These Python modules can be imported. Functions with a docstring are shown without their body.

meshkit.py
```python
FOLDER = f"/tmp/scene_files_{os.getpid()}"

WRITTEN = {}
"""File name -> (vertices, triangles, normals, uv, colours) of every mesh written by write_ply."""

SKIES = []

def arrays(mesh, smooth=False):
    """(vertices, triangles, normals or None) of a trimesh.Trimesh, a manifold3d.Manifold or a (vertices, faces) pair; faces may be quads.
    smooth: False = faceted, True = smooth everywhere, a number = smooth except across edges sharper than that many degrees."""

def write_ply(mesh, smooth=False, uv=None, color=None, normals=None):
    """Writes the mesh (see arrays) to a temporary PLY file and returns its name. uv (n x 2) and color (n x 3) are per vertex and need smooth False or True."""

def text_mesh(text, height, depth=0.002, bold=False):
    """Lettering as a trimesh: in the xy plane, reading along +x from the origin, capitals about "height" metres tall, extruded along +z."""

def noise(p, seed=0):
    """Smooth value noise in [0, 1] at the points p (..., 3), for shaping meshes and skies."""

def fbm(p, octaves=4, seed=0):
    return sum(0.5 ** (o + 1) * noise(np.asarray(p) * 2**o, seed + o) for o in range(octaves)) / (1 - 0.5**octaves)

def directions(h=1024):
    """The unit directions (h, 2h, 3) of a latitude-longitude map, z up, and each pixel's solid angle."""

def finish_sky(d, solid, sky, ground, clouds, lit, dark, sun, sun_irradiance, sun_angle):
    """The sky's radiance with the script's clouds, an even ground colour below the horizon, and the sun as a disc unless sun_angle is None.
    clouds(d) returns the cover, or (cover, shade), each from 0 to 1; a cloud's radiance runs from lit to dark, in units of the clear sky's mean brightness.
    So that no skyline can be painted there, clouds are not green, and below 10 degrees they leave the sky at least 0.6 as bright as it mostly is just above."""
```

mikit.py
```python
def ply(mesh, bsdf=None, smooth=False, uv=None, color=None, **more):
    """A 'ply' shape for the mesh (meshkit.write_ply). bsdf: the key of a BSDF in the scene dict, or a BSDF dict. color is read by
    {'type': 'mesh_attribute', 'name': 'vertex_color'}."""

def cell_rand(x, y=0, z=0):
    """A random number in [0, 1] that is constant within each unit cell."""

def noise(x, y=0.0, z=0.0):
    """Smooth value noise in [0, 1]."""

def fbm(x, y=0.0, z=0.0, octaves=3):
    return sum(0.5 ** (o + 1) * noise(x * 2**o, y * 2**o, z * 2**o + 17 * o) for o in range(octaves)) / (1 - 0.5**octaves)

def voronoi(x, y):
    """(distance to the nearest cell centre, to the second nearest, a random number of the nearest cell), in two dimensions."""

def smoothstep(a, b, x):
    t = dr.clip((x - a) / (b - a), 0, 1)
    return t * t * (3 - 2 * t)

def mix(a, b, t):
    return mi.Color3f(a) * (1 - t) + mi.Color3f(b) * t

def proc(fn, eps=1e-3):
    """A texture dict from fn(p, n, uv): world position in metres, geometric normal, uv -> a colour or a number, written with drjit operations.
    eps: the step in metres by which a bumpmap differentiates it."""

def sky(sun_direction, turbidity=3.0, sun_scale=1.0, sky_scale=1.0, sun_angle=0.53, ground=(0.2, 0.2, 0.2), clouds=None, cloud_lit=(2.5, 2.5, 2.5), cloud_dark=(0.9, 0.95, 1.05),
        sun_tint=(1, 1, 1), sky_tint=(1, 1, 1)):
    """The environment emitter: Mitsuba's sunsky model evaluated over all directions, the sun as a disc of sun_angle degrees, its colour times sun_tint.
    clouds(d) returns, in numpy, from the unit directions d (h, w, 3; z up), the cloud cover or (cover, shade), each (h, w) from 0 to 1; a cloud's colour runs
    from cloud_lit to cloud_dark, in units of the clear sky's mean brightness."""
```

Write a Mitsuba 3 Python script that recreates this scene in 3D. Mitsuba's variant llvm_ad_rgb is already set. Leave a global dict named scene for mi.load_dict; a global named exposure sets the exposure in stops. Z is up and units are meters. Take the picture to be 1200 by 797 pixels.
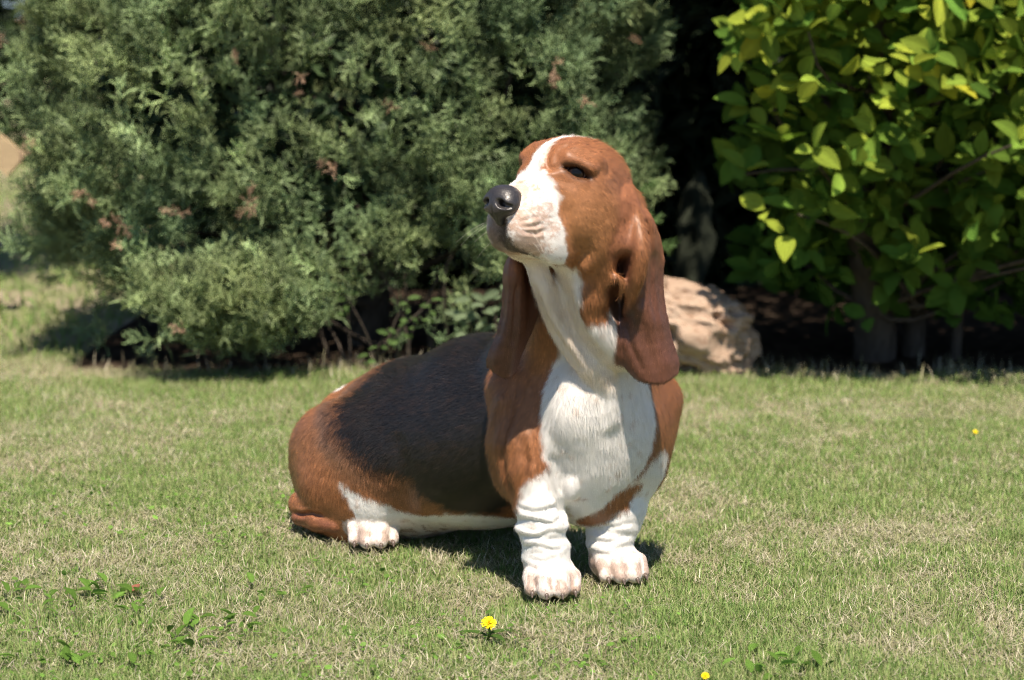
import math
import random

import numpy as np
import trimesh
from scipy.spatial import cKDTree
from scipy import ndimage
import drjit as dr
import mitsuba as mi
import meshkit
import mikit
from mikit import proc, fbm, noise, voronoi, smoothstep, mix, cell_rand

T = mi.ScalarTransform4f
scene, labels = {}, {}
rng = np.random.default_rng(11)
random.seed(11)


def V(*a):
    return np.array(a, float)


def unit(a):
    a = np.asarray(a, float)
    return a / np.maximum(np.linalg.norm(a, axis=-1, keepdims=True), 1e-12)


# ---------------------------------------------------------------- camera, sky, exposure
PITCH = math.atan((398.5 - 40) / 2599)
EYE = V(0, 0, 0.75)
scene['camera'] = {
    'type': 'thinlens', 'fov': 2 * math.degrees(math.atan(600 / 2599)), 'fov_axis': 'x',
    'aperture_radius': 0.0075, 'focus_distance': 2.97, 'near_clip': 0.05, 'far_clip': 400.0,
    'to_world': T().look_at(origin=EYE.tolist(), target=(EYE + V(0, math.cos(PITCH), -math.sin(PITCH))).tolist(), up=[0, 0, 1])}
SUN = unit(V(0.06, -0.47, 0.88))
scene['sky'] = mikit.sky(SUN.tolist(), turbidity=3, sky_scale=0.62, sun_tint=(0.96, 1.0, 1.08))
exposure = 2.65


def emit(key, mesh, bsdf, smooth=True, color=None, normals=None, uv=None, **more):
    """One entry of the scene from a mesh (vertices, faces)."""
    path = meshkit.write_ply(mesh, smooth if normals is None else False, uv, color, normals=normals)
    scene[key] = {'type': 'ply', 'filename': path, 'face_normals': meshkit.WRITTEN[path][2] is None,
                  'bsdf': {'type': 'ref', 'id': bsdf}, **more}
    return scene[key]


def tag(key, label=None, cat=None, group=None, kind=None):
    d = labels.setdefault(key, {})
    for k, v in (('label', label), ('category', cat), ('group', group), ('kind', kind)):
        if v:
            d[k] = v


VC = {'type': 'mesh_attribute', 'name': 'vertex_color'}


# ---------------------------------------------------------------- ground and lawn
def lawn_edge(x):
    """How far back the lawn reaches: to the shrub bed in the middle and on the right, and on past the juniper on the left."""
    x = np.asarray(x, float)
    e = 5.02 + 0.05 * np.sin(x * 5.1 + 1) + 0.03 * np.sin(x * 13.7)
    return np.where(x < -1.02, 5.0 + np.clip((-1.02 - x) / 0.18, 0, 1) * 40, e)


def bump(x, y):
    p = np.stack([x, y, 0 * x], -1)
    return 0.016 * (meshkit.fbm(p * 2.2, 2, 31) - 0.5) + 0.010 * (meshkit.fbm(p * 9, 2, 32) - 0.5)


gx = np.concatenate([np.linspace(-150, -4, 20)[:-1], np.linspace(-4, 4, 161), np.linspace(4, 150, 20)[1:]])
gy = np.concatenate([np.linspace(-60, 1.5, 10)[:-1], np.linspace(1.5, 9, 140), np.linspace(9, 250, 30)[1:]])
GX, GY = np.meshgrid(gx, gy, indexing='ij')
gv = np.stack([GX, GY, bump(GX, GY) - 0.012], -1).reshape(-1, 3)
ii = np.arange(len(gx) * len(gy)).reshape(len(gx), len(gy))
gf = np.stack([ii[:-1, :-1], ii[1:, :-1], ii[1:, 1:], ii[:-1, 1:]], -1).reshape(-1, 4)


def soil_colour(p, n, uv):
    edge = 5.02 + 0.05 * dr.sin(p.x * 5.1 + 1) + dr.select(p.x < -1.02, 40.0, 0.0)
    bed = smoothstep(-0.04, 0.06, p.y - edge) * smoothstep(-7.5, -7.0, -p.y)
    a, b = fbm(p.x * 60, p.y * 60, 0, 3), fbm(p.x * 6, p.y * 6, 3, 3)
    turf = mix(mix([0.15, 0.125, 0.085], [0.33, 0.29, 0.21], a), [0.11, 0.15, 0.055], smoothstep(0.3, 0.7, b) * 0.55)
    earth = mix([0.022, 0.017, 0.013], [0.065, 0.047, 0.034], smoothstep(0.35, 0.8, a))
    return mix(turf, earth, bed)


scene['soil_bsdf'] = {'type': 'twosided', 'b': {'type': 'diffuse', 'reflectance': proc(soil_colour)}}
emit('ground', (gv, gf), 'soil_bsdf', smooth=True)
tag('ground', 'flat garden ground, turf in front and dark earth under the shrubs', kind='structure')


def blades(p, h, w, az, lean, curl, col, tipcol, g):
    """Blades of grass as bent strips of three triangles: root p, length h, width w, leaning towards az."""
    n = len(p)
    d = np.stack([np.cos(az), np.sin(az), np.zeros(n)], 1)
    s = np.stack([-np.sin(az + g.normal(0, 0.5, n)), np.cos(az), np.zeros(n)], 1)
    s = unit(s)
    a1, a2 = lean, np.clip(lean + curl, 0, 1.75)
    m = p + (d * np.sin(a1)[:, None] + UPV * np.cos(a1)[:, None]) * (h * 0.55)[:, None]
    t = m + (d * np.sin(a2)[:, None] + UPV * np.cos(a2)[:, None]) * (h * 0.45)[:, None]
    t[:, 2] = np.maximum(t[:, 2], p[:, 2] + 0.002)
    hw = (w / 2)[:, None]
    v = np.stack([p - s * hw, p + s * hw, m - s * hw * 0.8, m + s * hw * 0.8, t], 1).reshape(-1, 3)
    k = np.arange(n)[:, None] * 5
    f = np.concatenate([k + [0, 1, 3], k + [0, 3, 2], k + [2, 3, 4]], 1).reshape(-1, 3)
    nn = unit(np.cross(s, t - p))
    nn *= np.sign(nn[:, 2:3] + 1e-9)
    nn = unit(nn * 0.55 + UPV * 0.6)
    c = np.stack([col * 0.8, col * 0.8, col, col, tipcol], 1).reshape(-1, 3)
    return v, f, np.repeat(nn, 5, 0), c


UPV = V(0, 0, 1)


def scatter(g, count, y0, y1, power=1.0, margin=0.12):
    """Points on the lawn, thinning out with distance."""
    y = y0 * (y1 / y0) ** (g.random(count) ** power)
    half = y * 0.236 + margin
    x = g.uniform(-1, 1, count) * half
    ok = y < lawn_edge(x)
    return x[ok], y[ok]


def greenness(x, y):
    p = np.stack([x, y, 0 * x], -1)
    return 0.5 * meshkit.fbm(p * 3.6, 3, 41) + 0.5 * meshkit.fbm(p * 19, 3, 42)


g = np.random.default_rng(21)
GREEN = [V(0.158, 0.240, 0.072), V(0.205, 0.275, 0.098), V(0.112, 0.195, 0.056), V(0.265, 0.300, 0.135)]
STRAW = [V(0.42, 0.39, 0.28), V(0.35, 0.335, 0.215), V(0.51, 0.475, 0.365), V(0.28, 0.285, 0.145)]


def pick(g, cols, n, sd=0.16):
    return np.array(cols)[g.integers(0, len(cols), n)] * np.exp(g.normal(0, sd, (n, 1)))


x, y = scatter(g, 360000, 2.3, 5.25)
gr = greenness(x, y)
keep = g.random(len(x)) < np.clip((gr - 0.20) * 2.8, 0.42, 1.0)
x, y, gr = x[keep], y[keep], gr[keep]
n = len(x)
p = np.stack([x, y, bump(x, y) - 0.012], 1)
h = g.uniform(0.008, 0.020, n) * (0.75 + 0.6 * np.clip((gr - 0.35) * 2.5, 0, 1))
c = pick(g, GREEN, n)
parts = [blades(p, h, g.uniform(0.0010, 0.0018, n) * (0.7 + y / 9), g.uniform(0, 6.283, n), np.abs(g.normal(0.25, 0.25, n)), g.uniform(0.1, 0.8, n), c, c * g.uniform(0.95, 1.35, (n, 1)), g)]
# the far lawn on the left, past the juniper
x, y = g.uniform(-3.6, -1.0, 26000), 5.0 * (17 / 5.0) ** g.random(26000)
ok = (np.abs(x) < y * 0.236 + 0.2) & (y > 5.2) & (y < lawn_edge(x))
x, y = x[ok], y[ok]
n = len(x)
c = pick(g, GREEN, n)
parts.append(blades(np.stack([x, y, bump(x, y) - 0.012], 1), g.uniform(0.02, 0.045, n), g.uniform(0.004, 0.008, n), g.uniform(0, 6.283, n), np.abs(g.normal(0.4, 0.3, n)), g.uniform(0.1, 0.8, n), c, c * 1.2, g))


def joined(parts):
    v, f, nn, cc, k = [], [], [], [], 0
    for a in parts:
        v.append(a[0]); f.append(a[1] + k); nn.append(a[2]); cc.append(a[3])
        k += len(a[0])
    return np.vstack(v), np.vstack(f), np.vstack(nn), np.clip(np.vstack(cc), 0.004, 0.85)


scene['grass_bsdf'] = {'type': 'principledthin', 'base_color': VC, 'roughness': 0.5, 'diff_trans': 0.7, 'eta': 1.3}
v, f, nn, cc = joined(parts)
emit('grass', (v, f), 'grass_bsdf', color=cc, normals=nn)
tag('grass', 'short green grass of the sunlit lawn', 'grass', kind='stuff')
# dry straw: dead blades lying in the turf
x, y = scatter(g, 260000, 2.3, 5.3)
gr = greenness(x, y)
keep = g.random(len(x)) < np.clip(1.0 - (gr - 0.28) * 2.7, 0.24, 1.0)
x, y = x[keep], y[keep]
n = len(x)
c = pick(g, STRAW, n, 0.2)
p = np.stack([x, y, bump(x, y) - 0.010 + g.uniform(0, 0.008, n)], 1)
lean = np.clip(g.normal(1.15, 0.32, n), 0.1, 1.5)
parts = [blades(p, g.uniform(0.008, 0.022, n), g.uniform(0.0008, 0.0014, n) * (0.7 + y / 9), g.uniform(0, 6.283, n), lean, g.uniform(-0.1, 0.4, n), c, c, g)]
# taller dry stems along the edge of the bed
x = np.concatenate([g.uniform(-1.1, 1.35, 380), g.normal(-0.36, 0.07, 120), g.normal(0.68, 0.06, 70), g.normal(1.02, 0.04, 50)])
y = lawn_edge(np.maximum(x, -1.0)) + g.normal(-0.03, 0.07, len(x))
n = len(x)
c = pick(g, STRAW, n, 0.2)
parts.append(blades(np.stack([x, y, bump(x, y) - 0.012], 1), g.uniform(0.018, 0.052, n), g.uniform(0.002, 0.0035, n), g.uniform(0, 6.283, n), np.abs(g.normal(0.35, 0.3, n)), g.uniform(0, 0.6, n), c, c, g))
v, f, nn, cc = joined(parts)
emit('straw', (v, f), 'grass_bsdf', color=cc, normals=nn)
tag('straw', 'dry straw coloured dead grass lying in the lawn', 'dry grass', kind='stuff')


# ---------------------------------------------------------------- implicit modelling helpers
class Field:
    """A distance field on a grid, joined from rounded cones, ellipsoids and folded sheets, and turned into one mesh."""

    def __init__(self, lo, hi, h):
        self.lo, self.h = np.asarray(lo, float), h
        self.n = np.ceil((np.asarray(hi) - self.lo) / h).astype(int) + 1
        self.a = np.full(self.n, 0.05, np.float32)

    def part(self, lo, hi):
        i0 = np.clip(np.floor((lo - self.lo) / self.h).astype(int), 0, self.n)
        i1 = np.clip(np.ceil((hi - self.lo) / self.h).astype(int) + 1, 0, self.n)
        sl = tuple(slice(a, b) for a, b in zip(i0, i1))
        ax = [np.arange(a, b) * self.h + o for a, b, o in zip(i0, i1, self.lo)]
        return sl, np.stack(np.meshgrid(*ax, indexing='ij'), -1).astype(np.float32)

    def join(self, sl, d, k):
        a = self.a[sl]
        h = np.maximum(k - np.abs(a - d), 0) / k
        self.a[sl] = np.minimum(a, d) - h * h * k * 0.25

    def cut(self, sl, d, k):
        a, d = self.a[sl], -d
        h = np.maximum(k - np.abs(a - d), 0) / k
        self.a[sl] = np.maximum(a, d) + h * h * k * 0.25

    @staticmethod
    def cone(p, a, b, r1, r2):
        ba = b - a
        t = np.clip(((p - a) @ ba.astype(np.float32)) / max(ba @ ba, 1e-9), 0, 1)
        return np.linalg.norm(p - a.astype(np.float32) - t[..., None] * ba.astype(np.float32), axis=-1) - (r1 + (r2 - r1) * t)

    @staticmethod
    def ell(p, c, r, R):
        q = (p - c.astype(np.float32)) @ R.T.astype(np.float32)
        k0 = np.linalg.norm(q / r, axis=-1)
        k1 = np.linalg.norm(q / (np.asarray(r) ** 2), axis=-1)
        return k0 * (k0 - 1) / np.maximum(k1, 1e-6)

    def C(self, a, b, r1, r2, k=0.02, cut=False):
        m = max(r1, r2) + k + 3 * self.h
        sl, p = self.part(np.minimum(a, b) - m, np.maximum(a, b) + m)
        (self.cut if cut else self.join)(sl, self.cone(p, a, b, r1, r2), k)

    def line(self, pts, rs, k=0.02, cut=False):
        for i in range(len(pts) - 1):
            self.C(np.asarray(pts[i]), np.asarray(pts[i + 1]), rs[i], rs[i + 1], k, cut)

    def curve(self, pts, rs, k=0.02, cut=False, n=5):
        """A tube through the points, as one distance joined once."""
        pts, rs = np.asarray(pts, float), np.asarray(rs, float)
        t = np.linspace(0, len(pts) - 1, (len(pts) - 1) * n + 1)
        q, r = spline(pts, t), np.interp(t, np.arange(len(rs)), rs)
        m = r.max() + k + 3 * self.h
        sl, p = self.part(q.min(0) - m, q.max(0) + m)
        d = np.full(p.shape[:3], 9, np.float32)
        for i in range(len(q) - 1):
            d = np.minimum(d, self.cone(p, q[i], q[i + 1], r[i], r[i + 1]))
        (self.cut if cut else self.join)(sl, d, k)

    def E(self, c, r, R=np.eye(3), k=0.02, cut=False):
        m = max(r) + k + 3 * self.h
        sl, p = self.part(c - m, c + m)
        (self.cut if cut else self.join)(sl, self.ell(p, c, np.asarray(r, np.float32), R), k)

    def sheet(self, rows, thick, k=0.006, nu=90, nv=160):
        """A folded sheet through rows of points, thick(u, v) its half thickness."""
        q, u, v = surface(rows, nu, nv)
        th = thick(u, v)
        m = th.max() + k + 3 * self.h
        sl, p = self.part(q.min(0) - m, q.max(0) + m)
        d, i = cKDTree(q).query(p.reshape(-1, 3), distance_upper_bound=m, workers=-1)
        far = i >= len(q)
        i[far] = 0
        d = np.where(far, 0.05, d - th[i]).reshape(p.shape[:3]).astype(np.float32)
        self.join(sl, d, k)

    def mesh(self):
        a = self.a
        ins = a < 0
        n = np.array(a.shape)
        corners = [(i, j, k) for i in (0, 1) for j in (0, 1) for k in (0, 1)]
        cnt = sum(ins[i:n[0] - 1 + i, j:n[1] - 1 + j, k:n[2] - 1 + k].astype(np.int8) for i, j, k in corners)
        cells = np.argwhere((cnt > 0) & (cnt < 8))
        idx = np.full(n - 1, -1, np.int32)
        idx[tuple(cells.T)] = np.arange(len(cells))
        val = {c: a[tuple((cells + c).T)] for c in corners}
        s, w = np.zeros((len(cells), 3)), np.zeros(len(cells))
        for c in corners:
            for ax in range(3):
                if c[ax] == 0:
                    e = list(c)
                    e[ax] = 1
                    v0, v1 = val[c], val[tuple(e)]
                    x = (v0 < 0) != (v1 < 0)
                    t = np.where(x, v0 / np.where(x, v0 - v1, 1), 0)
                    pt = np.tile(np.array(c, float), (len(cells), 1))
                    pt[:, ax] += t
                    s += pt * x[:, None]
                    w += x
        verts = (cells + s / w[:, None]) * self.h + self.lo
        faces = []
        for ax in range(3):
            b, c = (ax + 1) % 3, (ax + 2) % 3
            sl0, sl1 = [slice(1, -1)] * 3, [slice(1, -1)] * 3
            sl0[ax], sl1[ax] = slice(0, -1), slice(1, None)
            i0, i1 = ins[tuple(sl0)], ins[tuple(sl1)]
            e = np.argwhere(i0 != i1)
            if not len(e):
                continue
            flip = i0[tuple(e.T)]
            off = np.ones(3, int)
            off[ax] = 0
            e = e + off
            q = []
            for db, dc in ((-1, -1), (0, -1), (0, 0), (-1, 0)):
                o = e.copy()
                o[:, b] += db
                o[:, c] += dc
                q.append(idx[tuple(o.T)])
            q = np.stack(q, 1)
            q = np.where(flip[:, None], q, q[:, ::-1])
            faces += [q[:, [0, 1, 2]], q[:, [0, 2, 3]]]
        return verts, np.vstack(faces)


def spline(pts, t):
    """Catmull-Rom through pts (n, ...) at the parameters t from 0 to n-1."""
    pts = np.asarray(pts, float)
    pp = np.concatenate([2 * pts[:1] - pts[1:2], pts, 2 * pts[-1:] - pts[-2:-1]])
    i = np.clip(np.floor(t).astype(int), 0, len(pts) - 2)
    f = (t - i).reshape((-1,) + (1,) * (pts.ndim - 1))
    a, b, c, d = pp[i], pp[i + 1], pp[i + 2], pp[i + 3]
    return 0.5 * (2 * b + (c - a) * f + (2 * a - 5 * b + 4 * c - d) * f * f + (3 * b - a - 3 * c + d) * f ** 3)


def surface(rows, nu, nv):
    rows = np.asarray(rows, float)
    g = spline(rows, np.linspace(0, len(rows) - 1, nv))
    g = np.swapaxes(spline(np.swapaxes(g, 0, 1), np.linspace(0, rows.shape[1] - 1, nu)), 0, 1)
    v, u = np.meshgrid(np.linspace(0, 1, nv), np.linspace(0, 1, nu), indexing='ij')
    return g.reshape(-1, 3), u.ravel(), v.ravel()


def normals_of(v, f):
    n, fn = np.zeros_like(v), np.cross(v[f[:, 1]] - v[f[:, 0]], v[f[:, 2]] - v[f[:, 0]])
    for k in range(3):
        np.add.at(n, f[:, k], fn)
    return unit(n)


def taubin(v, f, rounds):
    e = np.vstack([f[:, [0, 1]], f[:, [1, 2]], f[:, [2, 0]]])
    import scipy.sparse as sp
    A = sp.coo_matrix((np.ones(len(e)), (e[:, 0], e[:, 1])), (len(v), len(v))).tocsr()
    A = ((A + A.T) > 0).astype(float)
    d = np.asarray(A.sum(1)).ravel()[:, None]
    for _ in range(rounds):
        for s in (0.5, -0.52):
            v = v + s * (A @ v / d - v)
    return v


# ---------------------------------------------------------------- the dog: its frames
FWD, LFT, UP = V(0.68, -0.73, 0), V(0.73, 0.68, 0), V(0, 0, 1)          # the body's forward, left and up
HF = unit(V(-0.69, -0.71, 0.12))                                        # the head looks up to its right
HL = unit(np.cross(UP, HF))
HU = np.cross(HF, HL)
HC = V(0.0850, 2.9050, 0.5485)


def hd(f, l, u):
    return HC + HF * f + HL * l + HU * u


HEADR = np.stack([HF, HL, HU])
BODYR = np.stack([FWD, LFT, UP])
BO = V(0.1074, 3.0550, 0.2064)


def bd(f, l, u):
    """A point from the middle of the chest: forward, left, height above the ground."""
    return V(BO[0], BO[1], 0) + FWD * f + LFT * l + UP * u


NAILS = []
EAR_L = [  # rows of points from the front edge to the rear edge, root first
    [V(0.1260, 2.9250, 0.5538), V(0.1339, 2.9270, 0.5627), V(0.1410, 2.9350, 0.5678), V(0.1474, 2.9500, 0.5646), V(0.1517, 2.9650, 0.5557), V(0.1545, 2.9750, 0.5482)],
    [V(0.1231, 2.8800, 0.5302), V(0.1326, 2.8700, 0.5376), V(0.1449, 2.8730, 0.5418), V(0.1556, 2.8870, 0.5397), V(0.1650, 2.9150, 0.5298), V(0.1699, 2.9400, 0.5177)],
    [V(0.1207, 2.8700, 0.4977), V(0.1311, 2.8570, 0.5033), V(0.1445, 2.8600, 0.5053), V(0.1575, 2.8770, 0.5116), V(0.1791, 2.8850, 0.5109), V(0.1908, 2.9270, 0.4905)],
    [V(0.1185, 2.8670, 0.4691), V(0.1290, 2.8550, 0.4714), V(0.1435, 2.8570, 0.4734), V(0.1610, 2.8570, 0.4834), V(0.1840, 2.8890, 0.4804), V(0.1989, 2.9250, 0.4612)],
    [V(0.1217, 2.8870, 0.4492), V(0.1323, 2.9000, 0.4524), V(0.1447, 2.9030, 0.4543), V(0.1601, 2.8580, 0.4622), V(0.1824, 2.8950, 0.4585), V(0.1989, 2.9230, 0.4409)],
    [V(0.1203, 2.8770, 0.4257), V(0.1301, 2.8730, 0.4328), V(0.1441, 2.8870, 0.4313), V(0.1595, 2.8630, 0.4373), V(0.1815, 2.8950, 0.4338), V(0.1990, 2.9210, 0.4162)],
    [V(0.1261, 2.9050, 0.3953), V(0.1347, 2.9210, 0.4002), V(0.1458, 2.9170, 0.4041), V(0.1572, 2.8790, 0.4120), V(0.1804, 2.8930, 0.4058), V(0.2026, 2.9200, 0.3889)],
    [V(0.1344, 2.9100, 0.3674), V(0.1412, 2.9110, 0.3741), V(0.1521, 2.9050, 0.3760), V(0.1658, 2.8890, 0.3815), V(0.1863, 2.8930, 0.3764), V(0.2075, 2.9210, 0.3637)],
    [V(0.1379, 2.9100, 0.3435), V(0.1476, 2.9010, 0.3481), V(0.1597, 2.8950, 0.3490), V(0.1764, 2.8930, 0.3515), V(0.1937, 2.8990, 0.3484), V(0.2134, 2.9210, 0.3396)],
    [V(0.1470, 2.9070, 0.3199), V(0.1567, 2.8990, 0.3200), V(0.1689, 2.8950, 0.3194), V(0.1869, 2.8950, 0.3194), V(0.2031, 2.9010, 0.3185), V(0.2205, 2.9230, 0.3198)],
    [V(0.1628, 2.9050, 0.3008), V(0.1704, 2.8990, 0.2983), V(0.1804, 2.8960, 0.2965), V(0.1940, 2.8970, 0.2952), V(0.2068, 2.9030, 0.2977), V(0.2204, 2.9190, 0.3044)],
]
EAR_R = [
    [V(0.0594, 2.9650, 0.5329), V(0.0630, 2.9750, 0.5413), V(0.0689, 2.9850, 0.5429), V(0.0737, 2.9900, 0.5380), V(0.0784, 2.9950, 0.5284)],
    [V(0.0202, 2.9100, 0.4886), V(0.0248, 2.9250, 0.4986), V(0.0318, 2.9450, 0.5003), V(0.0389, 2.9650, 0.4940), V(0.0459, 2.9750, 0.4839)],
    [V(-0.0067, 2.9050, 0.4496), V(0.0022, 2.8950, 0.4585), V(0.0135, 2.9100, 0.4559), V(0.0205, 2.9400, 0.4460), V(0.0343, 2.9550, 0.4353)],
    [V(-0.0101, 2.9070, 0.4098), V(0.0000, 2.8930, 0.4148), V(0.0124, 2.9100, 0.4129), V(0.0205, 2.9370, 0.4052), V(0.0377, 2.9450, 0.3996)],
    [V(-0.0169, 2.9100, 0.3640), V(-0.0045, 2.8970, 0.3669), V(0.0090, 2.9100, 0.3663), V(0.0159, 2.9300, 0.3602), V(0.0274, 2.9400, 0.3635)],
    [V(-0.0307, 2.9200, 0.3249), V(-0.0181, 2.9050, 0.3259), V(-0.0034, 2.9100, 0.3240), V(0.0068, 2.9230, 0.3244), V(0.0125, 2.9300, 0.3303)],
    [V(-0.0318, 2.9220, 0.3131), V(-0.0193, 2.9110, 0.3067), V(-0.0079, 2.9130, 0.3007), V(0.0011, 2.9210, 0.3041), V(0.0068, 2.9270, 0.3147)],
]


def paw(A, c, d, s):
    """A broad forefoot: pad, four knuckled toes."""
    side = np.cross(UP, d)
    R = np.stack([d, side, UP])
    c = V(c[0], c[1], 0)
    A.E(c + UP * 0.022 * s - d * 0.005, (0.042 * s, 0.034 * s, 0.024 * s), R, 0.014)
    for t, fw, r in ((-0.0275, 0.022, 0.0115), (-0.0105, 0.034, 0.0135), (0.0095, 0.034, 0.0135), (0.027, 0.022, 0.0115)):
        a = c + side * t * 0.8 * s + d * (fw - 0.026) * s + UP * 0.031 * s
        b = c + side * t * s + d * (fw - 0.004) * s + UP * 0.024 * s
        e = c + side * t * 1.05 * s + d * (fw + 0.008) * s + UP * 0.011 * s
        A.line([a, b, e], [r * 0.9 * s, r * s, r * 0.85 * s], 0.0045)
        NAILS.append((e + d * 0.008 * s - UP * 0.001, unit(d * 0.8 - UP * 0.6 + side * t * 4)))




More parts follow.
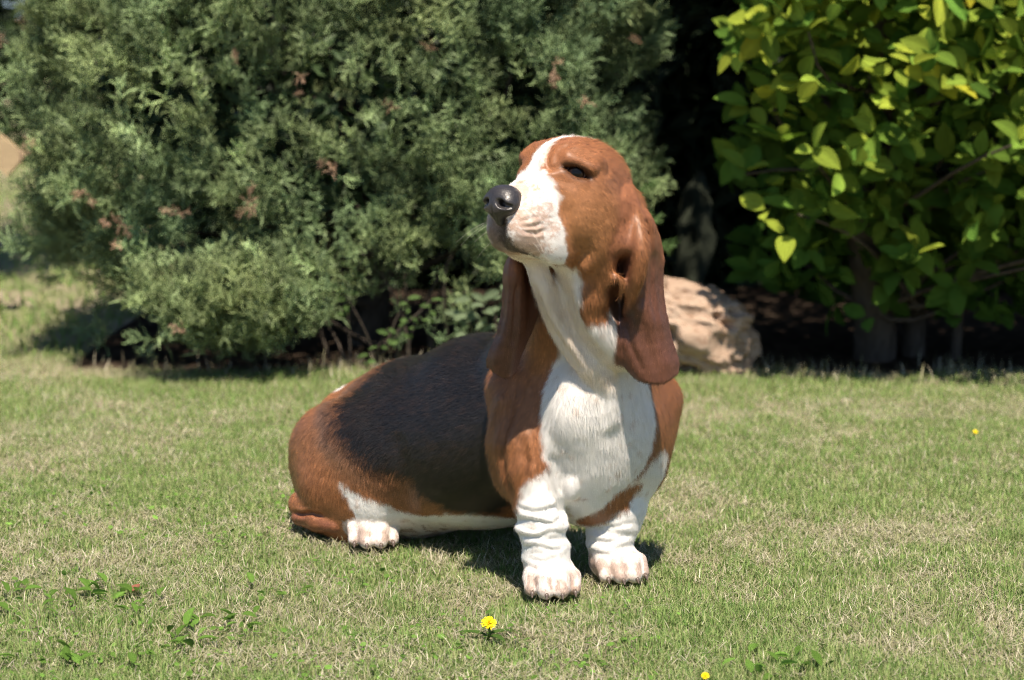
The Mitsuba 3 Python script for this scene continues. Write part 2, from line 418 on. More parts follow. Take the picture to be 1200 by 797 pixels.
def dog_field(h):
    A = Field((-0.42, 2.66, -0.012), (0.32, 3.72, 0.68), h)
    # trunk
    A.E(V(0.1101, 3.0650, 0.2046), (0.115, 0.098, 0.118), BODYR, 0.03)
    A.E(V(0.0271, 3.1550, 0.1861), (0.15, 0.112, 0.118), BODYR, 0.05)
    A.E(V(-0.0698, 3.2450, 0.1442), (0.17, 0.122, 0.122), BODYR, 0.06)
    A.E(V(-0.1823, 3.3750, 0.0958), (0.14, 0.116, 0.117), BODYR, 0.06)
    A.E(V(-0.1611, 3.2950, 0.1179), (0.11, 0.10, 0.105), BODYR, 0.06)
    A.E(V(-0.2442, 3.4250, 0.0588), (0.088, 0.10, 0.092), BODYR, 0.05)
    A.line([V(0.0490, 3.1450, 0.2649), V(-0.0504, 3.2350, 0.2395), V(-0.1513, 3.3450, 0.1839), V(-0.2334, 3.4150, 0.1396)], [0.055, 0.049, 0.05, 0.055], 0.06)
    # haunch and hind leg (the dog's right, towards the camera), and the far one
    A.E(V(-0.2571, 3.2850, 0.1132), (0.112, 0.045, 0.084), BODYR, 0.038)
    A.C(V(-0.2640, 3.2850, 0.0674), V(-0.2060, 3.2400, 0.0573), 0.05, 0.030, 0.04)
    A.line([V(-0.2028, 3.2300, 0.0569), V(-0.2501, 3.2650, 0.0258), V(-0.2955, 3.3000, 0.0220)], [0.03, 0.026, 0.022], 0.02)
    A.C(V(-0.3186, 3.3000, 0.0432), V(-0.2986, 3.2800, 0.0448), 0.021, 0.022, 0.006)
    A.line([V(-0.3230, 3.2900, 0.0242), V(-0.2920, 3.2600, 0.0256), V(-0.2648, 3.2400, 0.0236)], [0.011, 0.0155, 0.011], 0.004)   # hock on the grass
    A.line([V(-0.2544, 3.2700, 0.0142), V(-0.2228, 3.2400, 0.0210)], [0.020, 0.022], 0.012)
    paw(A, V(-0.2071, 3.2330, 0.0173), unit(V(0.10, -1, 0)), 0.98)
    A.E(bd(-0.40, 0.11, 0.07), (0.10, 0.05, 0.075), BODYR, 0.03)
    A.line([bd(-0.33, 0.14, 0.045), bd(-0.22, 0.15, 0.03)], [0.035, 0.024], 0.02)
    # withers, neck
    A.C(V(0.0819, 3.0950, 0.2726), V(0.1061, 3.0350, 0.3296), 0.085, 0.078, 0.05)
    A.line([V(0.1092, 3.0550, 0.3148), V(0.1235, 3.0100, 0.4154), V(0.1239, 2.9750, 0.5058)], [0.080, 0.064, 0.058], 0.04)
    A.C(V(0.0486, 3.1250, 0.2987), V(0.1176, 3.0350, 0.3889), 0.06, 0.05, 0.05)
    # chest front and keel
    A.E(V(0.1048, 2.9850, 0.2448), (0.052, 0.075, 0.075), BODYR, 0.04)
    A.E(V(0.0976, 3.0050, 0.1615), (0.05, 0.055, 0.065), BODYR, 0.04)
    A.E(V(0.1072, 3.0350, 0.1072), (0.05, 0.045, 0.035), BODYR, 0.03)
    # the dog's right front leg (nearer the camera)
    A.C(V(0.0117, 3.0150, 0.2671), V(0.0210, 2.9900, 0.1942), 0.048, 0.047, 0.035)
    A.C(V(0.0210, 2.9850, 0.1951), V(0.0187, 2.9850, 0.1476), 0.045, 0.035, 0.02)
    A.C(V(0.0255, 2.9650, 0.1611), V(0.0394, 2.9550, 0.1111), 0.036, 0.031, 0.015)
    A.line([V(0.0394, 2.9550, 0.1182), V(0.0441, 2.9470, 0.0608), V(0.0509, 2.9370, 0.0253)], [0.0305, 0.0275, 0.029], 0.012)
    A.curve([V(-0.0093, 2.9750, 0.2559), V(-0.0199, 2.9900, 0.1942), V(-0.0117, 2.9900, 0.1466), V(0.0070, 2.9750, 0.1282)], [0.010, 0.016, 0.015, 0.010], 0.010)
    for c, rx, rz, tl in ((V(0.0371, 2.9550, 0.1230), 0.0340, 0.011, 0.22), (V(0.0417, 2.9510, 0.1037), 0.0355, 0.009, -0.16), (V(0.0394, 2.9500, 0.0874), 0.0365, 0.011, 0.05),
                          (V(0.0452, 2.9470, 0.0679), 0.0340, 0.0085, -0.18), (V(0.0452, 2.9450, 0.0483), 0.0320, 0.010, 0.12)):
        R = np.stack([unit(V(1, 0, tl)), V(0, 1, 0), unit(V(-tl, 0, 1))])
        A.E(c, (rx, rx * 0.98, rz), R, 0.009)
    paw(A, V(0.0522, 2.9400, 0.0174), unit(V(0.10, -1, 0)), 1.0)
    # the dog's left front leg
    A.C(V(0.1973, 3.0850, 0.2376), V(0.1734, 3.0550, 0.1517), 0.043, 0.038, 0.035)
    A.C(V(0.1719, 3.0500, 0.1527), V(0.1511, 3.0300, 0.0901), 0.034, 0.030, 0.018)
    A.line([V(0.1546, 3.0300, 0.0925), V(0.1356, 3.0250, 0.0523), V(0.1378, 3.0170, 0.0262)], [0.031, 0.0275, 0.028], 0.012)
    for c, rx, rz, tl in ((V(0.1451, 3.0270, 0.0774), 0.0335, 0.010, 0.34), (V(0.1380, 3.0250, 0.0584), 0.0335, 0.008, 0.12), (V(0.1355, 3.0210, 0.0411), 0.0320, 0.010, 0.22)):
        R = np.stack([unit(V(1, 0, -tl)), V(0, 1, 0), unit(V(tl, 0, 1))])
        A.E(c, (rx, rx * 0.98, rz), R, 0.009)
    paw(A, V(0.1451, 3.0200, 0.0182), unit(V(0.38, -1, 0)), 0.97)
    A.C(V(0.0521, 2.9300, 0.4516), V(0.0611, 2.9230, 0.4079), 0.022, 0.022, 0.015)
    # dewlap: two hanging folds of throat skin that run from the jaw to the chest
    A.curve([V(0.0246, 2.8900, 0.4624), V(0.0437, 2.8950, 0.4191), V(0.0680, 2.9200, 0.3627), V(0.1026, 2.9300, 0.3154), V(0.1237, 2.9400, 0.2849)], [0.012, 0.015, 0.017, 0.019, 0.012], 0.007)
    A.curve([V(0.0762, 2.9000, 0.4614), V(0.0897, 2.8970, 0.4166), V(0.1083, 2.9070, 0.3724), V(0.1388, 2.9270, 0.3353), V(0.1660, 2.9450, 0.3189)], [0.018, 0.022, 0.026, 0.025, 0.018], 0.010)
    A.curve([V(0.0988, 2.9050, 0.4643), V(0.1064, 2.9230, 0.4136), V(0.1397, 2.9500, 0.3529)], [0.028, 0.030, 0.028], 0.016)
    A.curve([V(0.1145, 2.9450, 0.3189), V(0.1283, 2.9400, 0.2791), V(0.1331, 2.9400, 0.2385)], [0.014, 0.010, 0.006], 0.02)
    A.curve([V(0.0459, 2.9650, 0.4146), V(0.0531, 2.9750, 0.3612), V(0.0466, 2.9950, 0.3175)], [0.028, 0.03, 0.03], 0.02)
    A.E(V(0.0799, 2.9550, 0.1407), (0.011, 0.012, 0.018), np.eye(3), 0.008)
    A.curve([V(0.0613, 2.8790, 0.4322), V(0.0670, 2.8840, 0.4069), V(0.0762, 2.8880, 0.3771), V(0.0956, 2.8940, 0.3468), V(0.1218, 2.9010, 0.3231)], [0.009, 0.0145, 0.0145, 0.012, 0.004], 0.010, cut=True)
    A.curve([V(-0.0404, 3.0550, 0.2908), V(-0.0355, 3.0350, 0.2340), V(-0.0273, 3.0300, 0.1747), V(-0.0047, 3.0150, 0.1114)], [0.006, 0.010, 0.010, 0.006], 0.018, cut=True)
    A.curve([V(-0.1702, 3.1550, 0.1635), V(-0.1626, 3.1450, 0.1153), V(-0.1615, 3.1650, 0.0632)], [0.003, 0.006, 0.010], 0.025, cut=True)
    A.curve([V(0.0552, 2.9400, 0.1801), V(0.0622, 2.9370, 0.1479), V(0.0682, 2.9450, 0.1086)], [0.001, 0.006, 0.010], 0.016, cut=True)
    # ---- head
    A.E(hd(-0.005, 0, 0.004), (0.078, 0.059, 0.063), HEADR, 0.02)
    A.E(hd(0.035, 0, 0.020), (0.048, 0.050, 0.040), HEADR, 0.025)
    for s in (1, -1):
        A.C(hd(0.048, s * 0.034, 0.041), hd(0.026, s * 0.050, 0.036), 0.012, 0.012, 0.016)          # brow
        A.E(hd(0.020, s * 0.044, -0.030), (0.045, 0.026, 0.045), HEADR, 0.022)                        # cheek
        A.E(hd(0.080, s * 0.0225, -0.048), (0.052, 0.0205, 0.045), HEADR, 0.010)                        # flews
        A.E(hd(0.112, s * 0.016, -0.058), (0.026, 0.019, 0.030), HEADR, 0.010)
        A.E(hd(0.060, s * 0.031, -0.070), (0.036, 0.0145, 0.030), HEADR, 0.012)
        A.curve([hd(0.026, s * 0.056, 0.002), hd(0.010, s * 0.060, -0.030), hd(0.010, s * 0.055, -0.070), hd(0.020, s * 0.044, -0.098)], [0.005, 0.009, 0.010, 0.005], 0.022)
        A.curve([hd(-0.006, s * 0.056, -0.020), hd(-0.012, s * 0.060, -0.060), hd(-0.012, s * 0.050, -0.100), hd(-0.02, s * 0.036, -0.135)], [0.007, 0.010, 0.013, 0.010], 0.030)
        A.C(hd(0.072, s * 0.020, 0.004), hd(0.055, s * 0.035, -0.010), 0.014, 0.016, 0.016)
    A.line([hd(0.055, 0, 0.006), hd(0.095, 0, -0.016), hd(0.126, 0, -0.028)], [0.026, 0.0205, 0.0195], 0.014)
    A.line([hd(0.03, 0, -0.066), hd(0.075, 0, -0.072), hd(0.108, -0.004, -0.074)], [0.030, 0.022, 0.016], 0.008)   # lower jaw
    A.C(hd(0.01, 0.004, -0.078), hd(-0.05, 0.0, -0.095), 0.030, 0.046, 0.015)
    # parting of the lips below the nose, and wrinkles over the lip pad
    A.curve([hd(0.150, 0.0, -0.045), hd(0.146, 0.0, -0.062), hd(0.138, 0.0, -0.075)], [0.0025, 0.003, 0.004], 0.004, cut=True)
    for du, dl in ((0, 0), (-0.008, 0.001), (-0.015, 0.001)):
        A.curve([hd(0.112, 0.0395, -0.042 + du), hd(0.100, 0.0425 + dl, -0.043 + du), hd(0.085, 0.0435 + dl, -0.040 + du)], [0.001, 0.0018, 0.001], 0.004, cut=True)
    # eyes: a sagging almond opening with heavy lids
    for s in (1, -1):
        out = unit(HF * 0.62 + s * HL * 0.74 + HU * 0.15)
        e = hd(0.052, s * 0.0435, 0.020)
        side = unit(np.cross(HU, out))
        up = np.cross(out, side)
        side2 = unit(side - s * 0.32 * up)
        up2 = np.cross(out, side2)
        R = np.stack([side2, up2, out])
        A.C(e + up2 * 0.0120 - side2 * 0.016 + out * 0.005, e + up2 * 0.0115 + side2 * 0.016 + out * 0.005, 0.0075, 0.0075, 0.009)
        A.C(e - up2 * 0.0105 - side2 * 0.013 + out * 0.003, e - up2 * 0.0115 + side2 * 0.013 + out * 0.002, 0.005, 0.005, 0.008)
        A.E(e + out * 0.008, (0.0205, 0.0063, 0.017), R, 0.003, cut=True)
        A.C(e + out * 0.010 - up2 * 0.004 + side2 * 0.006, e + out * 0.012 - up2 * 0.0065 - side2 * 0.002, 0.0035, 0.003, 0.003, cut=True)
    # ---- ears
    thick = lambda u, v: 0.0026 + 0.0012 * np.sin(np.pi * np.clip(u, 0, 1)) + 0.003 * (1 - np.clip(v * 4, 0, 1))
    A.sheet(EAR_L, thick, 0.004)
    A.sheet(EAR_R, thick, 0.004)
    A.curve([V(0.1566, 2.8850, 0.5343), V(0.1636, 2.8670, 0.5069), V(0.1675, 2.8530, 0.4749), V(0.1636, 2.8570, 0.4413), V(0.1558, 2.8730, 0.4127), V(0.1484, 2.8990, 0.3870)], [0.003, 0.008, 0.0100, 0.0095, 0.007, 0.002], 0.013)
    A.curve([V(0.1750, 2.8730, 0.5064), V(0.1821, 2.8750, 0.4683), V(0.1781, 2.8770, 0.4301), V(0.1696, 2.8790, 0.4007)], [0.002, 0.004, 0.005, 0.002], 0.010, cut=True)
    A.curve([V(0.1233, 2.8700, 0.4287), V(0.1338, 2.8590, 0.4377), V(0.1429, 2.8630, 0.4295), V(0.1401, 2.8700, 0.4142)], [0.002, 0.0045, 0.0045, 0.002], 0.010)
    return A



# ---------------------------------------------------------------- the dog: coat colours, as patches that lie on its body
TAN, EARC, BLACK, WHITE = V(0.245, 0.102, 0.042), V(0.098, 0.040, 0.024), V(0.0085, 0.0075, 0.0072), V(0.66, 0.645, 0.62)


def sd_ell(p, c, r, R=np.eye(3)):
    q = (p - c) @ np.asarray(R).T
    k0 = np.linalg.norm(q / np.asarray(r), axis=-1)
    k1 = np.linalg.norm(q / np.asarray(r) ** 2, axis=-1)
    return k0 * (k0 - 1) / np.maximum(k1, 1e-6)


def sd_tube(p, pts, rs):
    d = np.full(len(p), 9.0)
    for i in range(len(pts) - 1):
        ba = pts[i + 1] - pts[i]
        t = np.clip((p - pts[i]) @ ba / (ba @ ba), 0, 1)
        d = np.minimum(d, np.linalg.norm(p - pts[i] - t[:, None] * ba, axis=-1) - (rs[i] + (rs[i + 1] - rs[i]) * t))
    return d


def step(x, w):
    """1 where x is well below 0, 0 where it is well above, over a width of 2 w."""
    t = np.clip(0.5 - x / (2 * w), 0, 1)
    return t * t * (3 - 2 * t)


def mixc(c, col, a):
    return c * (1 - a[:, None]) + np.asarray(col) * a[:, None]


def coat_colour(p):
    n1 = meshkit.fbm(p * 90, 3, 5) - 0.5
    n2 = meshkit.fbm(p * 400, 2, 9) - 0.5
    n3 = meshkit.fbm(p * 25, 2, 3) - 0.5
    wob = n1 * 0.016 + n2 * 0.008
    q = (p - HC) @ HEADR.T
    f, l, u = q[:, 0], np.abs(q[:, 1]), q[:, 2]
    b = p - V(BO[0], BO[1], 0)
    bf, bl = b @ FWD, b @ LFT
    col = np.tile(TAN, (len(p), 1)) * (1 + 0.35 * n3 + 0.25 * n2)[:, None]
    head = f > -0.12
    gold = step(sd_ell(p, hd(0.035, 0.05, -0.045), (0.05, 0.04, 0.05), HEADR) + n1 * 0.02, 0.03)
    col = mixc(col, V(0.31, 0.145, 0.060), 0.6 * gold)
    crown = step(0.030 - u + n1 * 0.02, 0.025) * head * (f < 0.09) * (u > -0.01)
    col = mixc(col, V(0.225, 0.088, 0.036), 0.55 * crown)
    flank = step(sd_ell(p, V(-0.2290, 3.2550, 0.1449), (0.09, 0.06, 0.06), BODYR) + n1 * 0.03, 0.04)
    col = mixc(col, V(0.30, 0.135, 0.060), 0.5 * flank)
    # the dark saddle, mottled with tan towards the hips
    saddle = np.minimum(sd_ell(p, V(-0.0974, 3.2050, 0.2329), (0.200, 0.26, 0.150), BODYR), sd_ell(p, V(-0.0538, 3.1250, 0.1666), (0.150, 0.17, 0.108), BODYR))
    tail_end = np.clip((-bf - 0.22) / 0.2, 0, 1)
    sad = step(saddle + wob * 1.5 + n2 * 0.07 * tail_end + n3 * 0.03 + 0.012, 0.010 + 0.030 * tail_end)
    smoky = step(np.abs(saddle + n3 * 0.03) - 0.012, 0.02) * tail_end
    col = mixc(col, V(0.15, 0.11, 0.09), 0.6 * smoky)
    blk = BLACK * (1 + 0.6 * n3)[:, None] + V(0.035, 0.017, 0.009) * (np.clip(n1 + n2 * 1.2 - 0.02, 0, 1) * 0.9)[:, None]
    col = mixc(col, blk, sad)
    heel = sd_tube(p, [V(-0.3230, 3.2900, 0.0242), V(-0.2920, 3.2600, 0.0256), V(-0.2648, 3.2400, 0.0236)], [0.014, 0.018, 0.013])
    col = mixc(col, V(0.17, 0.066, 0.036), step(heel + n1 * 0.008, 0.004) * 0.9)
    # tan shoulder over it
    sh = np.minimum(sd_tube(p, [V(0.0046, 2.9750, 0.2911), V(0.0081, 2.9750, 0.2206), V(0.0117, 2.9750, 0.1318)], [0.038, 0.036, 0.032]), sd_ell(p, V(0.2429, 3.0250, 0.2572), (0.05, 0.036, 0.052), BODYR))
    col = mixc(col, TAN * 0.85, step(sh + wob * 0.6, 0.006))
    # white: chest, throat, legs, belly, hind paws
    chest = sd_ell(p, V(0.1231, 2.9200, 0.2420), (0.083, 0.10, 0.145), BODYR)
    throat = np.minimum(sd_tube(p, [V(0.0199, 2.8550, 0.4570), V(0.0620, 2.9050, 0.3794), V(0.1138, 2.9250, 0.3080)], [0.030, 0.034, 0.04]),
                        sd_tube(p, [V(0.0668, 2.8800, 0.4433), V(0.0959, 2.9100, 0.3924), V(0.1307, 2.9250, 0.3448)], [0.020, 0.028, 0.034]))
    leg = np.minimum(sd_tube(p, [V(0.0508, 2.9400, 0.1238), V(0.0463, 2.9400, 0.0625), V(0.0517, 2.9150, 0.0095)], [0.042, 0.05, 0.06]),
                     sd_tube(p, [V(0.1799, 3.0250, 0.1636), V(0.1445, 3.0150, 0.0813), V(0.1458, 2.9850, 0.0219)], [0.036, 0.05, 0.06]))
    hind = np.minimum(sd_tube(p, [V(-0.2495, 3.2150, 0.0935), V(-0.2263, 3.2050, 0.0674), V(-0.1932, 3.1950, 0.0490)], [0.004, 0.016, 0.022]), sd_ell(p, V(-0.2035, 3.1950, 0.0208), (0.06, 0.05, 0.026)))
    belly = np.where((bf > -0.34) & (bf < 0.08), p[:, 2] - 0.060 - 0.008 * np.sin(bf * 30), 1)
    keel = sd_ell(p, V(0.1061, 3.0050, 0.1076), (0.05, 0.05, 0.04))
    w = np.minimum.reduce([chest, throat, leg, hind, belly, keel])
    inner = sd_tube(p, [V(0.2221, 3.0550, 0.1821), V(0.1794, 3.0150, 0.1560), V(0.1433, 2.9950, 0.1217), V(0.1035, 2.9950, 0.0881)], [0.012, 0.014, 0.024, 0.016])
    w = np.where(inner < 0.03, np.maximum(w, -inner), w)
    # white: blaze and muzzle
    edge = 0.077 - np.clip((-u - 0.035) / 0.055, 0, 1) * 0.024 + np.clip((u + 0.01) / 0.03, 0, 1) * 0.012
    muzzle = np.where(head & (u > -0.115), edge - f, 1)
    blaze = np.where((u > -0.01) & (f > -0.09), np.abs(q[:, 1] - 0.002) - np.interp(u, [-0.01, 0.005, 0.018, 0.035, 0.055, 0.068], [0.034, 0.024, 0.0135, 0.0085, 0.0062, 0.0045]) * np.interp(f, [-0.09, -0.02], [0.1, 1.0]), 1)
    spots = np.minimum(sd_ell(p, V(-0.2692, 3.4050, 0.2127), (0.018, 0.03, 0.014), BODYR), sd_ell(p, V(-0.1690, 3.3450, 0.2696), (0.016, 0.016, 0.006), BODYR))
    w = np.minimum.reduce([w, muzzle, blaze, spots])
    white = step(w + wob * 0.7, 0.0035)
    col = mixc(col, WHITE * V(1, 1, 1), white)
    # faint freckles on the white, pinkish skin on the lips, throat and toes
    fr = step(0.70 - meshkit.fbm(p * 75, 2, 21) + 0.02, 0.03) * white
    col = mixc(col, V(0.42, 0.27, 0.18), 0.35 * fr)
    toes = step(p[:, 2] - 0.036, 0.012) * white * step(-(meshkit.fbm(p * V(80, 80, 45), 3, 4) - 0.52), 0.03)
    col = mixc(col, V(0.52, 0.39, 0.32), 0.50 * step(p[:, 2] - 0.038, 0.012) * white)
    col = mixc(col, V(0.27, 0.16, 0.11), 0.62 * toes)
    throat_skin = step(throat + 0.006, 0.012) * white
    col = mixc(col, V(0.66, 0.53, 0.40), 0.55 * throat_skin)
    pad = sd_ell(p, hd(0.115, 0, -0.062), (0.035, 0.06, 0.05), HEADR)
    col = mixc(col, V(0.40, 0.26, 0.185), step(pad + n1 * 0.06 + n2 * 0.06, 0.015) * white * 0.85)
    bridge = sd_ell(p, hd(0.125, 0.012, -0.012), (0.022, 0.020, 0.02), HEADR)
    col = mixc(col, V(0.42, 0.27, 0.18), step(bridge + n1 * 0.03 + n2 * 0.03, 0.008) * 0.7)
    far_lip = sd_ell(p, hd(0.130, -0.014, -0.068), (0.022, 0.016, 0.030), HEADR)
    col = mixc(col, V(0.07, 0.048, 0.04), step(far_lip + n1 * 0.02, 0.012) * 0.75)
    # dark skin: lips, eye rims, round the nose
    col = mixc(col, V(0.02, 0.016, 0.015), step(sd_ell(p, hd(0.146, 0, -0.028), (0.017, 0.020, 0.018), HEADR) + n2 * 0.004, 0.003))
    lips = sd_tube(p, [hd(0.136, 0.004, -0.052), hd(0.132, 0.006, -0.078), hd(0.112, 0.018, -0.094), hd(0.085, 0.022, -0.100)], [0.010, 0.013, 0.012, 0.005])
    col = mixc(col, V(0.030, 0.022, 0.020), step(lips + n2 * 0.008, 0.004) * 0.92)
    for s in (1, -1):
        e, R = eye_frame(s)
        rim = sd_ell(p, e + R[2] * 0.004, (0.0235, 0.0112, 0.02), R)
        col = mixc(col, V(0.020, 0.013, 0.010), step(rim + n2 * 0.004, 0.0025))
        col = mixc(col, TAN * V(0.7, 0.65, 0.6), step(rim - 0.006 + n1 * 0.01, 0.006) * 0.45)
    # the ears are a darker, redder brown
    for rows in (EAR_L, EAR_R):
        s_, uu, vv = surface(rows, 60, 100)
        d, i = cKDTree(s_).query(p, distance_upper_bound=0.03)
        i = np.where(i >= len(s_), 0, i)
        dark = step(0.30 - vv[i] + n1 * 0.3, 0.22)
        on = step(d - 0.010, 0.004)
        col = mixc(col, TAN * V(0.92, 0.86, 0.85), on)
        ec = EARC * (1 + 0.5 * n3 + 0.4 * n1)[:, None]
        worn = step(np.abs(vv[i] - 0.66) - 0.05 + n1 * 0.2, 0.05) * step(uu[i] - 0.55 + n1 * 0.3, 0.1)
        ec = mixc(ec, V(0.035, 0.022, 0.018), 0.85 * worn * (rows is EAR_L))
        col = np.where((on > 0)[:, None], mixc(col, ec, on * np.clip(dark * 0.85 + 0.15, 0, 1)), col)
        col = np.where(((on > 0) & (vv[i] < 0.45))[:, None], mixc(col, V(0.20, 0.080, 0.036), on * step(vv[i] - 0.3, 0.1) * 0.7), col)
    return np.clip(col, 0.004, 0.9)


def eye_frame(s):
    out = unit(HF * 0.62 + s * HL * 0.74 + HU * 0.15)
    e = hd(0.052, s * 0.0435, 0.020)
    side = unit(np.cross(HU, out))
    up = np.cross(out, side)
    side = unit(side - s * 0.32 * up)
    return e, np.stack([side, np.cross(out, side), out])


FLOW = [(hd(0.12, 0, 0), -HF), (hd(0.05, 0, 0.05), -HF * 0.9 + HU * 0.2), (hd(-0.04, 0, 0.06), -HF - HU * 0.4), (hd(0.04, 0.045, -0.03), -HF * 0.8 - HU * 0.7), (hd(0.04, -0.045, -0.03), -HF * 0.8 - HU * 0.7),
        (hd(0.09, 0.04, -0.06), -HF - HU * 0.6), (hd(-0.02, 0.06, -0.05), -HU - HF * 0.4),
        (V(0.1680, 2.9050, 0.5059), -UP), (V(0.1737, 2.8950, 0.4281), -UP), (V(0.1801, 2.8950, 0.3262), -UP), (V(0.0000, 2.8950, 0.4394), -UP), (V(-0.0113, 2.9050, 0.3362), -UP),
        (V(0.0563, 2.9050, 0.3931), -UP + FWD * 0.2), (V(0.1249, 2.9250, 0.3563), -UP + FWD * 0.2), (V(0.1026, 2.9250, 0.2642), -UP), (V(0.1042, 2.9550, 0.1537), -UP + FWD * 0.1),
        (V(0.0058, 2.9550, 0.2826), -UP - FWD * 0.4), (V(0.0116, 2.9550, 0.1772), -UP - FWD * 0.3), (V(0.2227, 3.0050, 0.2391), -UP), (V(-0.0368, 3.1550, 0.3130), -FWD - UP * 0.15), (V(-0.1273, 3.2750, 0.2835), -FWD), (V(-0.2241, 3.3850, 0.2212), -FWD - UP * 0.4),
        (V(-0.0727, 3.1050, 0.2221), -FWD - UP * 0.5), (V(-0.1613, 3.1750, 0.1724), -FWD - UP * 0.6), (V(-0.0730, 3.1050, 0.1110), -FWD * 0.8 - UP * 0.5), (V(-0.2646, 3.2250, 0.1633), -UP - FWD * 0.4), (V(-0.2916, 3.2350, 0.0842), -UP), (V(-0.2255, 3.1950, 0.0797), -UP + FWD * 0.3),
        (V(0.0402, 2.9250, 0.1012), -UP), (V(0.0459, 2.9150, 0.0566), -UP), (V(0.0510, 2.8750, 0.0197), V(0, -1, -0.4)), (V(0.1436, 2.9950, 0.0737), -UP), (V(0.1514, 2.9550, 0.0232), V(0.3, -1, -0.4)), (V(-0.2035, 3.1750, 0.0267), V(0, -1, -0.4))]


def flow(p):
    c = np.array([a for a, _ in FLOW])
    d = unit(np.array([b for _, b in FLOW]))
    out = np.zeros_like(p)
    for i in range(0, len(p), 50000):
        w = 1 / (((p[i:i + 50000, None, :] - c[None]) ** 2).sum(-1) + 2e-4) ** 2
        out[i:i + 50000] = w @ d
    return unit(out)


def fur(v, f, n, col, count, g):
    """Short hairs rooted on the mesh: one thin triangle each, lying along the coat, with the skin's normals."""
    tri = v[f]
    area = np.linalg.norm(np.cross(tri[:, 1] - tri[:, 0], tri[:, 2] - tri[:, 0]), axis=1)
    k = g.choice(len(f), count, p=area / area.sum())
    r1, r2 = np.sqrt(g.random(count)), g.random(count)
    bc = np.stack([1 - r1, r1 * (1 - r2), r1 * r2], 1)
    p = (tri[k] * bc[..., None]).sum(1)
    nn = unit((n[f[k]] * bc[..., None]).sum(1))
    c = (col[f[k]] * bc[..., None]).sum(1)
    keep = (p[:, 2] > 0.004)
    p, nn, c = p[keep], nn[keep], c[keep]
    d = flow(p) + g.normal(0, 0.16, p.shape)
    d = unit(d - nn * (d * nn).sum(1, keepdims=True))
    q = (p - HC) @ HEADR.T
    face = step(0.03 - q[:, 0], 0.05) * (np.abs(q[:, 1]) < 0.09) * (q[:, 2] > -0.13)
    ears = np.zeros(len(p))
    for rows in (EAR_L, EAR_R):
        de = cKDTree(surface(rows, 40, 70)[0]).query(p, distance_upper_bound=0.02)[0]
        ears = np.maximum(ears, step(np.where(np.isfinite(de), de, 1) - 0.011, 0.004))
    short = np.maximum(np.maximum(face, 0.65 * ears), 0.85 * step(p[:, 2] - 0.14, 0.03) * (c.mean(1) > 0.35))
    L = (0.0105 - 0.0068 * np.maximum(short, np.clip((0.075 - p[:, 2]) / 0.03, 0, 1))) * g.uniform(0.6, 1.3, len(p))
    lift = (1 - 0.5 * ears) * np.where(g.random(len(p)) < 0.12, g.uniform(0.3, 0.6, len(p)), g.uniform(0.10, 0.30, len(p)))
    tip = p + (d * np.cos(lift)[:, None] + nn * np.sin(lift)[:, None]) * L[:, None]
    side = np.cross(nn, d) * (0.00022 + 0.00020 * g.random(len(p)))[:, None]
    vv = np.stack([p - side, p + side, tip], 1).reshape(-1, 3)
    ff = np.arange(len(vv)).reshape(-1, 3)
    tint = np.exp(g.normal(0, 0.30, (len(p), 1)) * (1 - 0.15 * ears[:, None]) * np.clip(1.15 - c.mean(1, keepdims=True) * 1.5, 0.10, 1))
    cc = np.clip(np.repeat(c * tint, 3, 0), 0.003, 0.92)
    return vv, ff, np.repeat(nn, 3, 0), cc


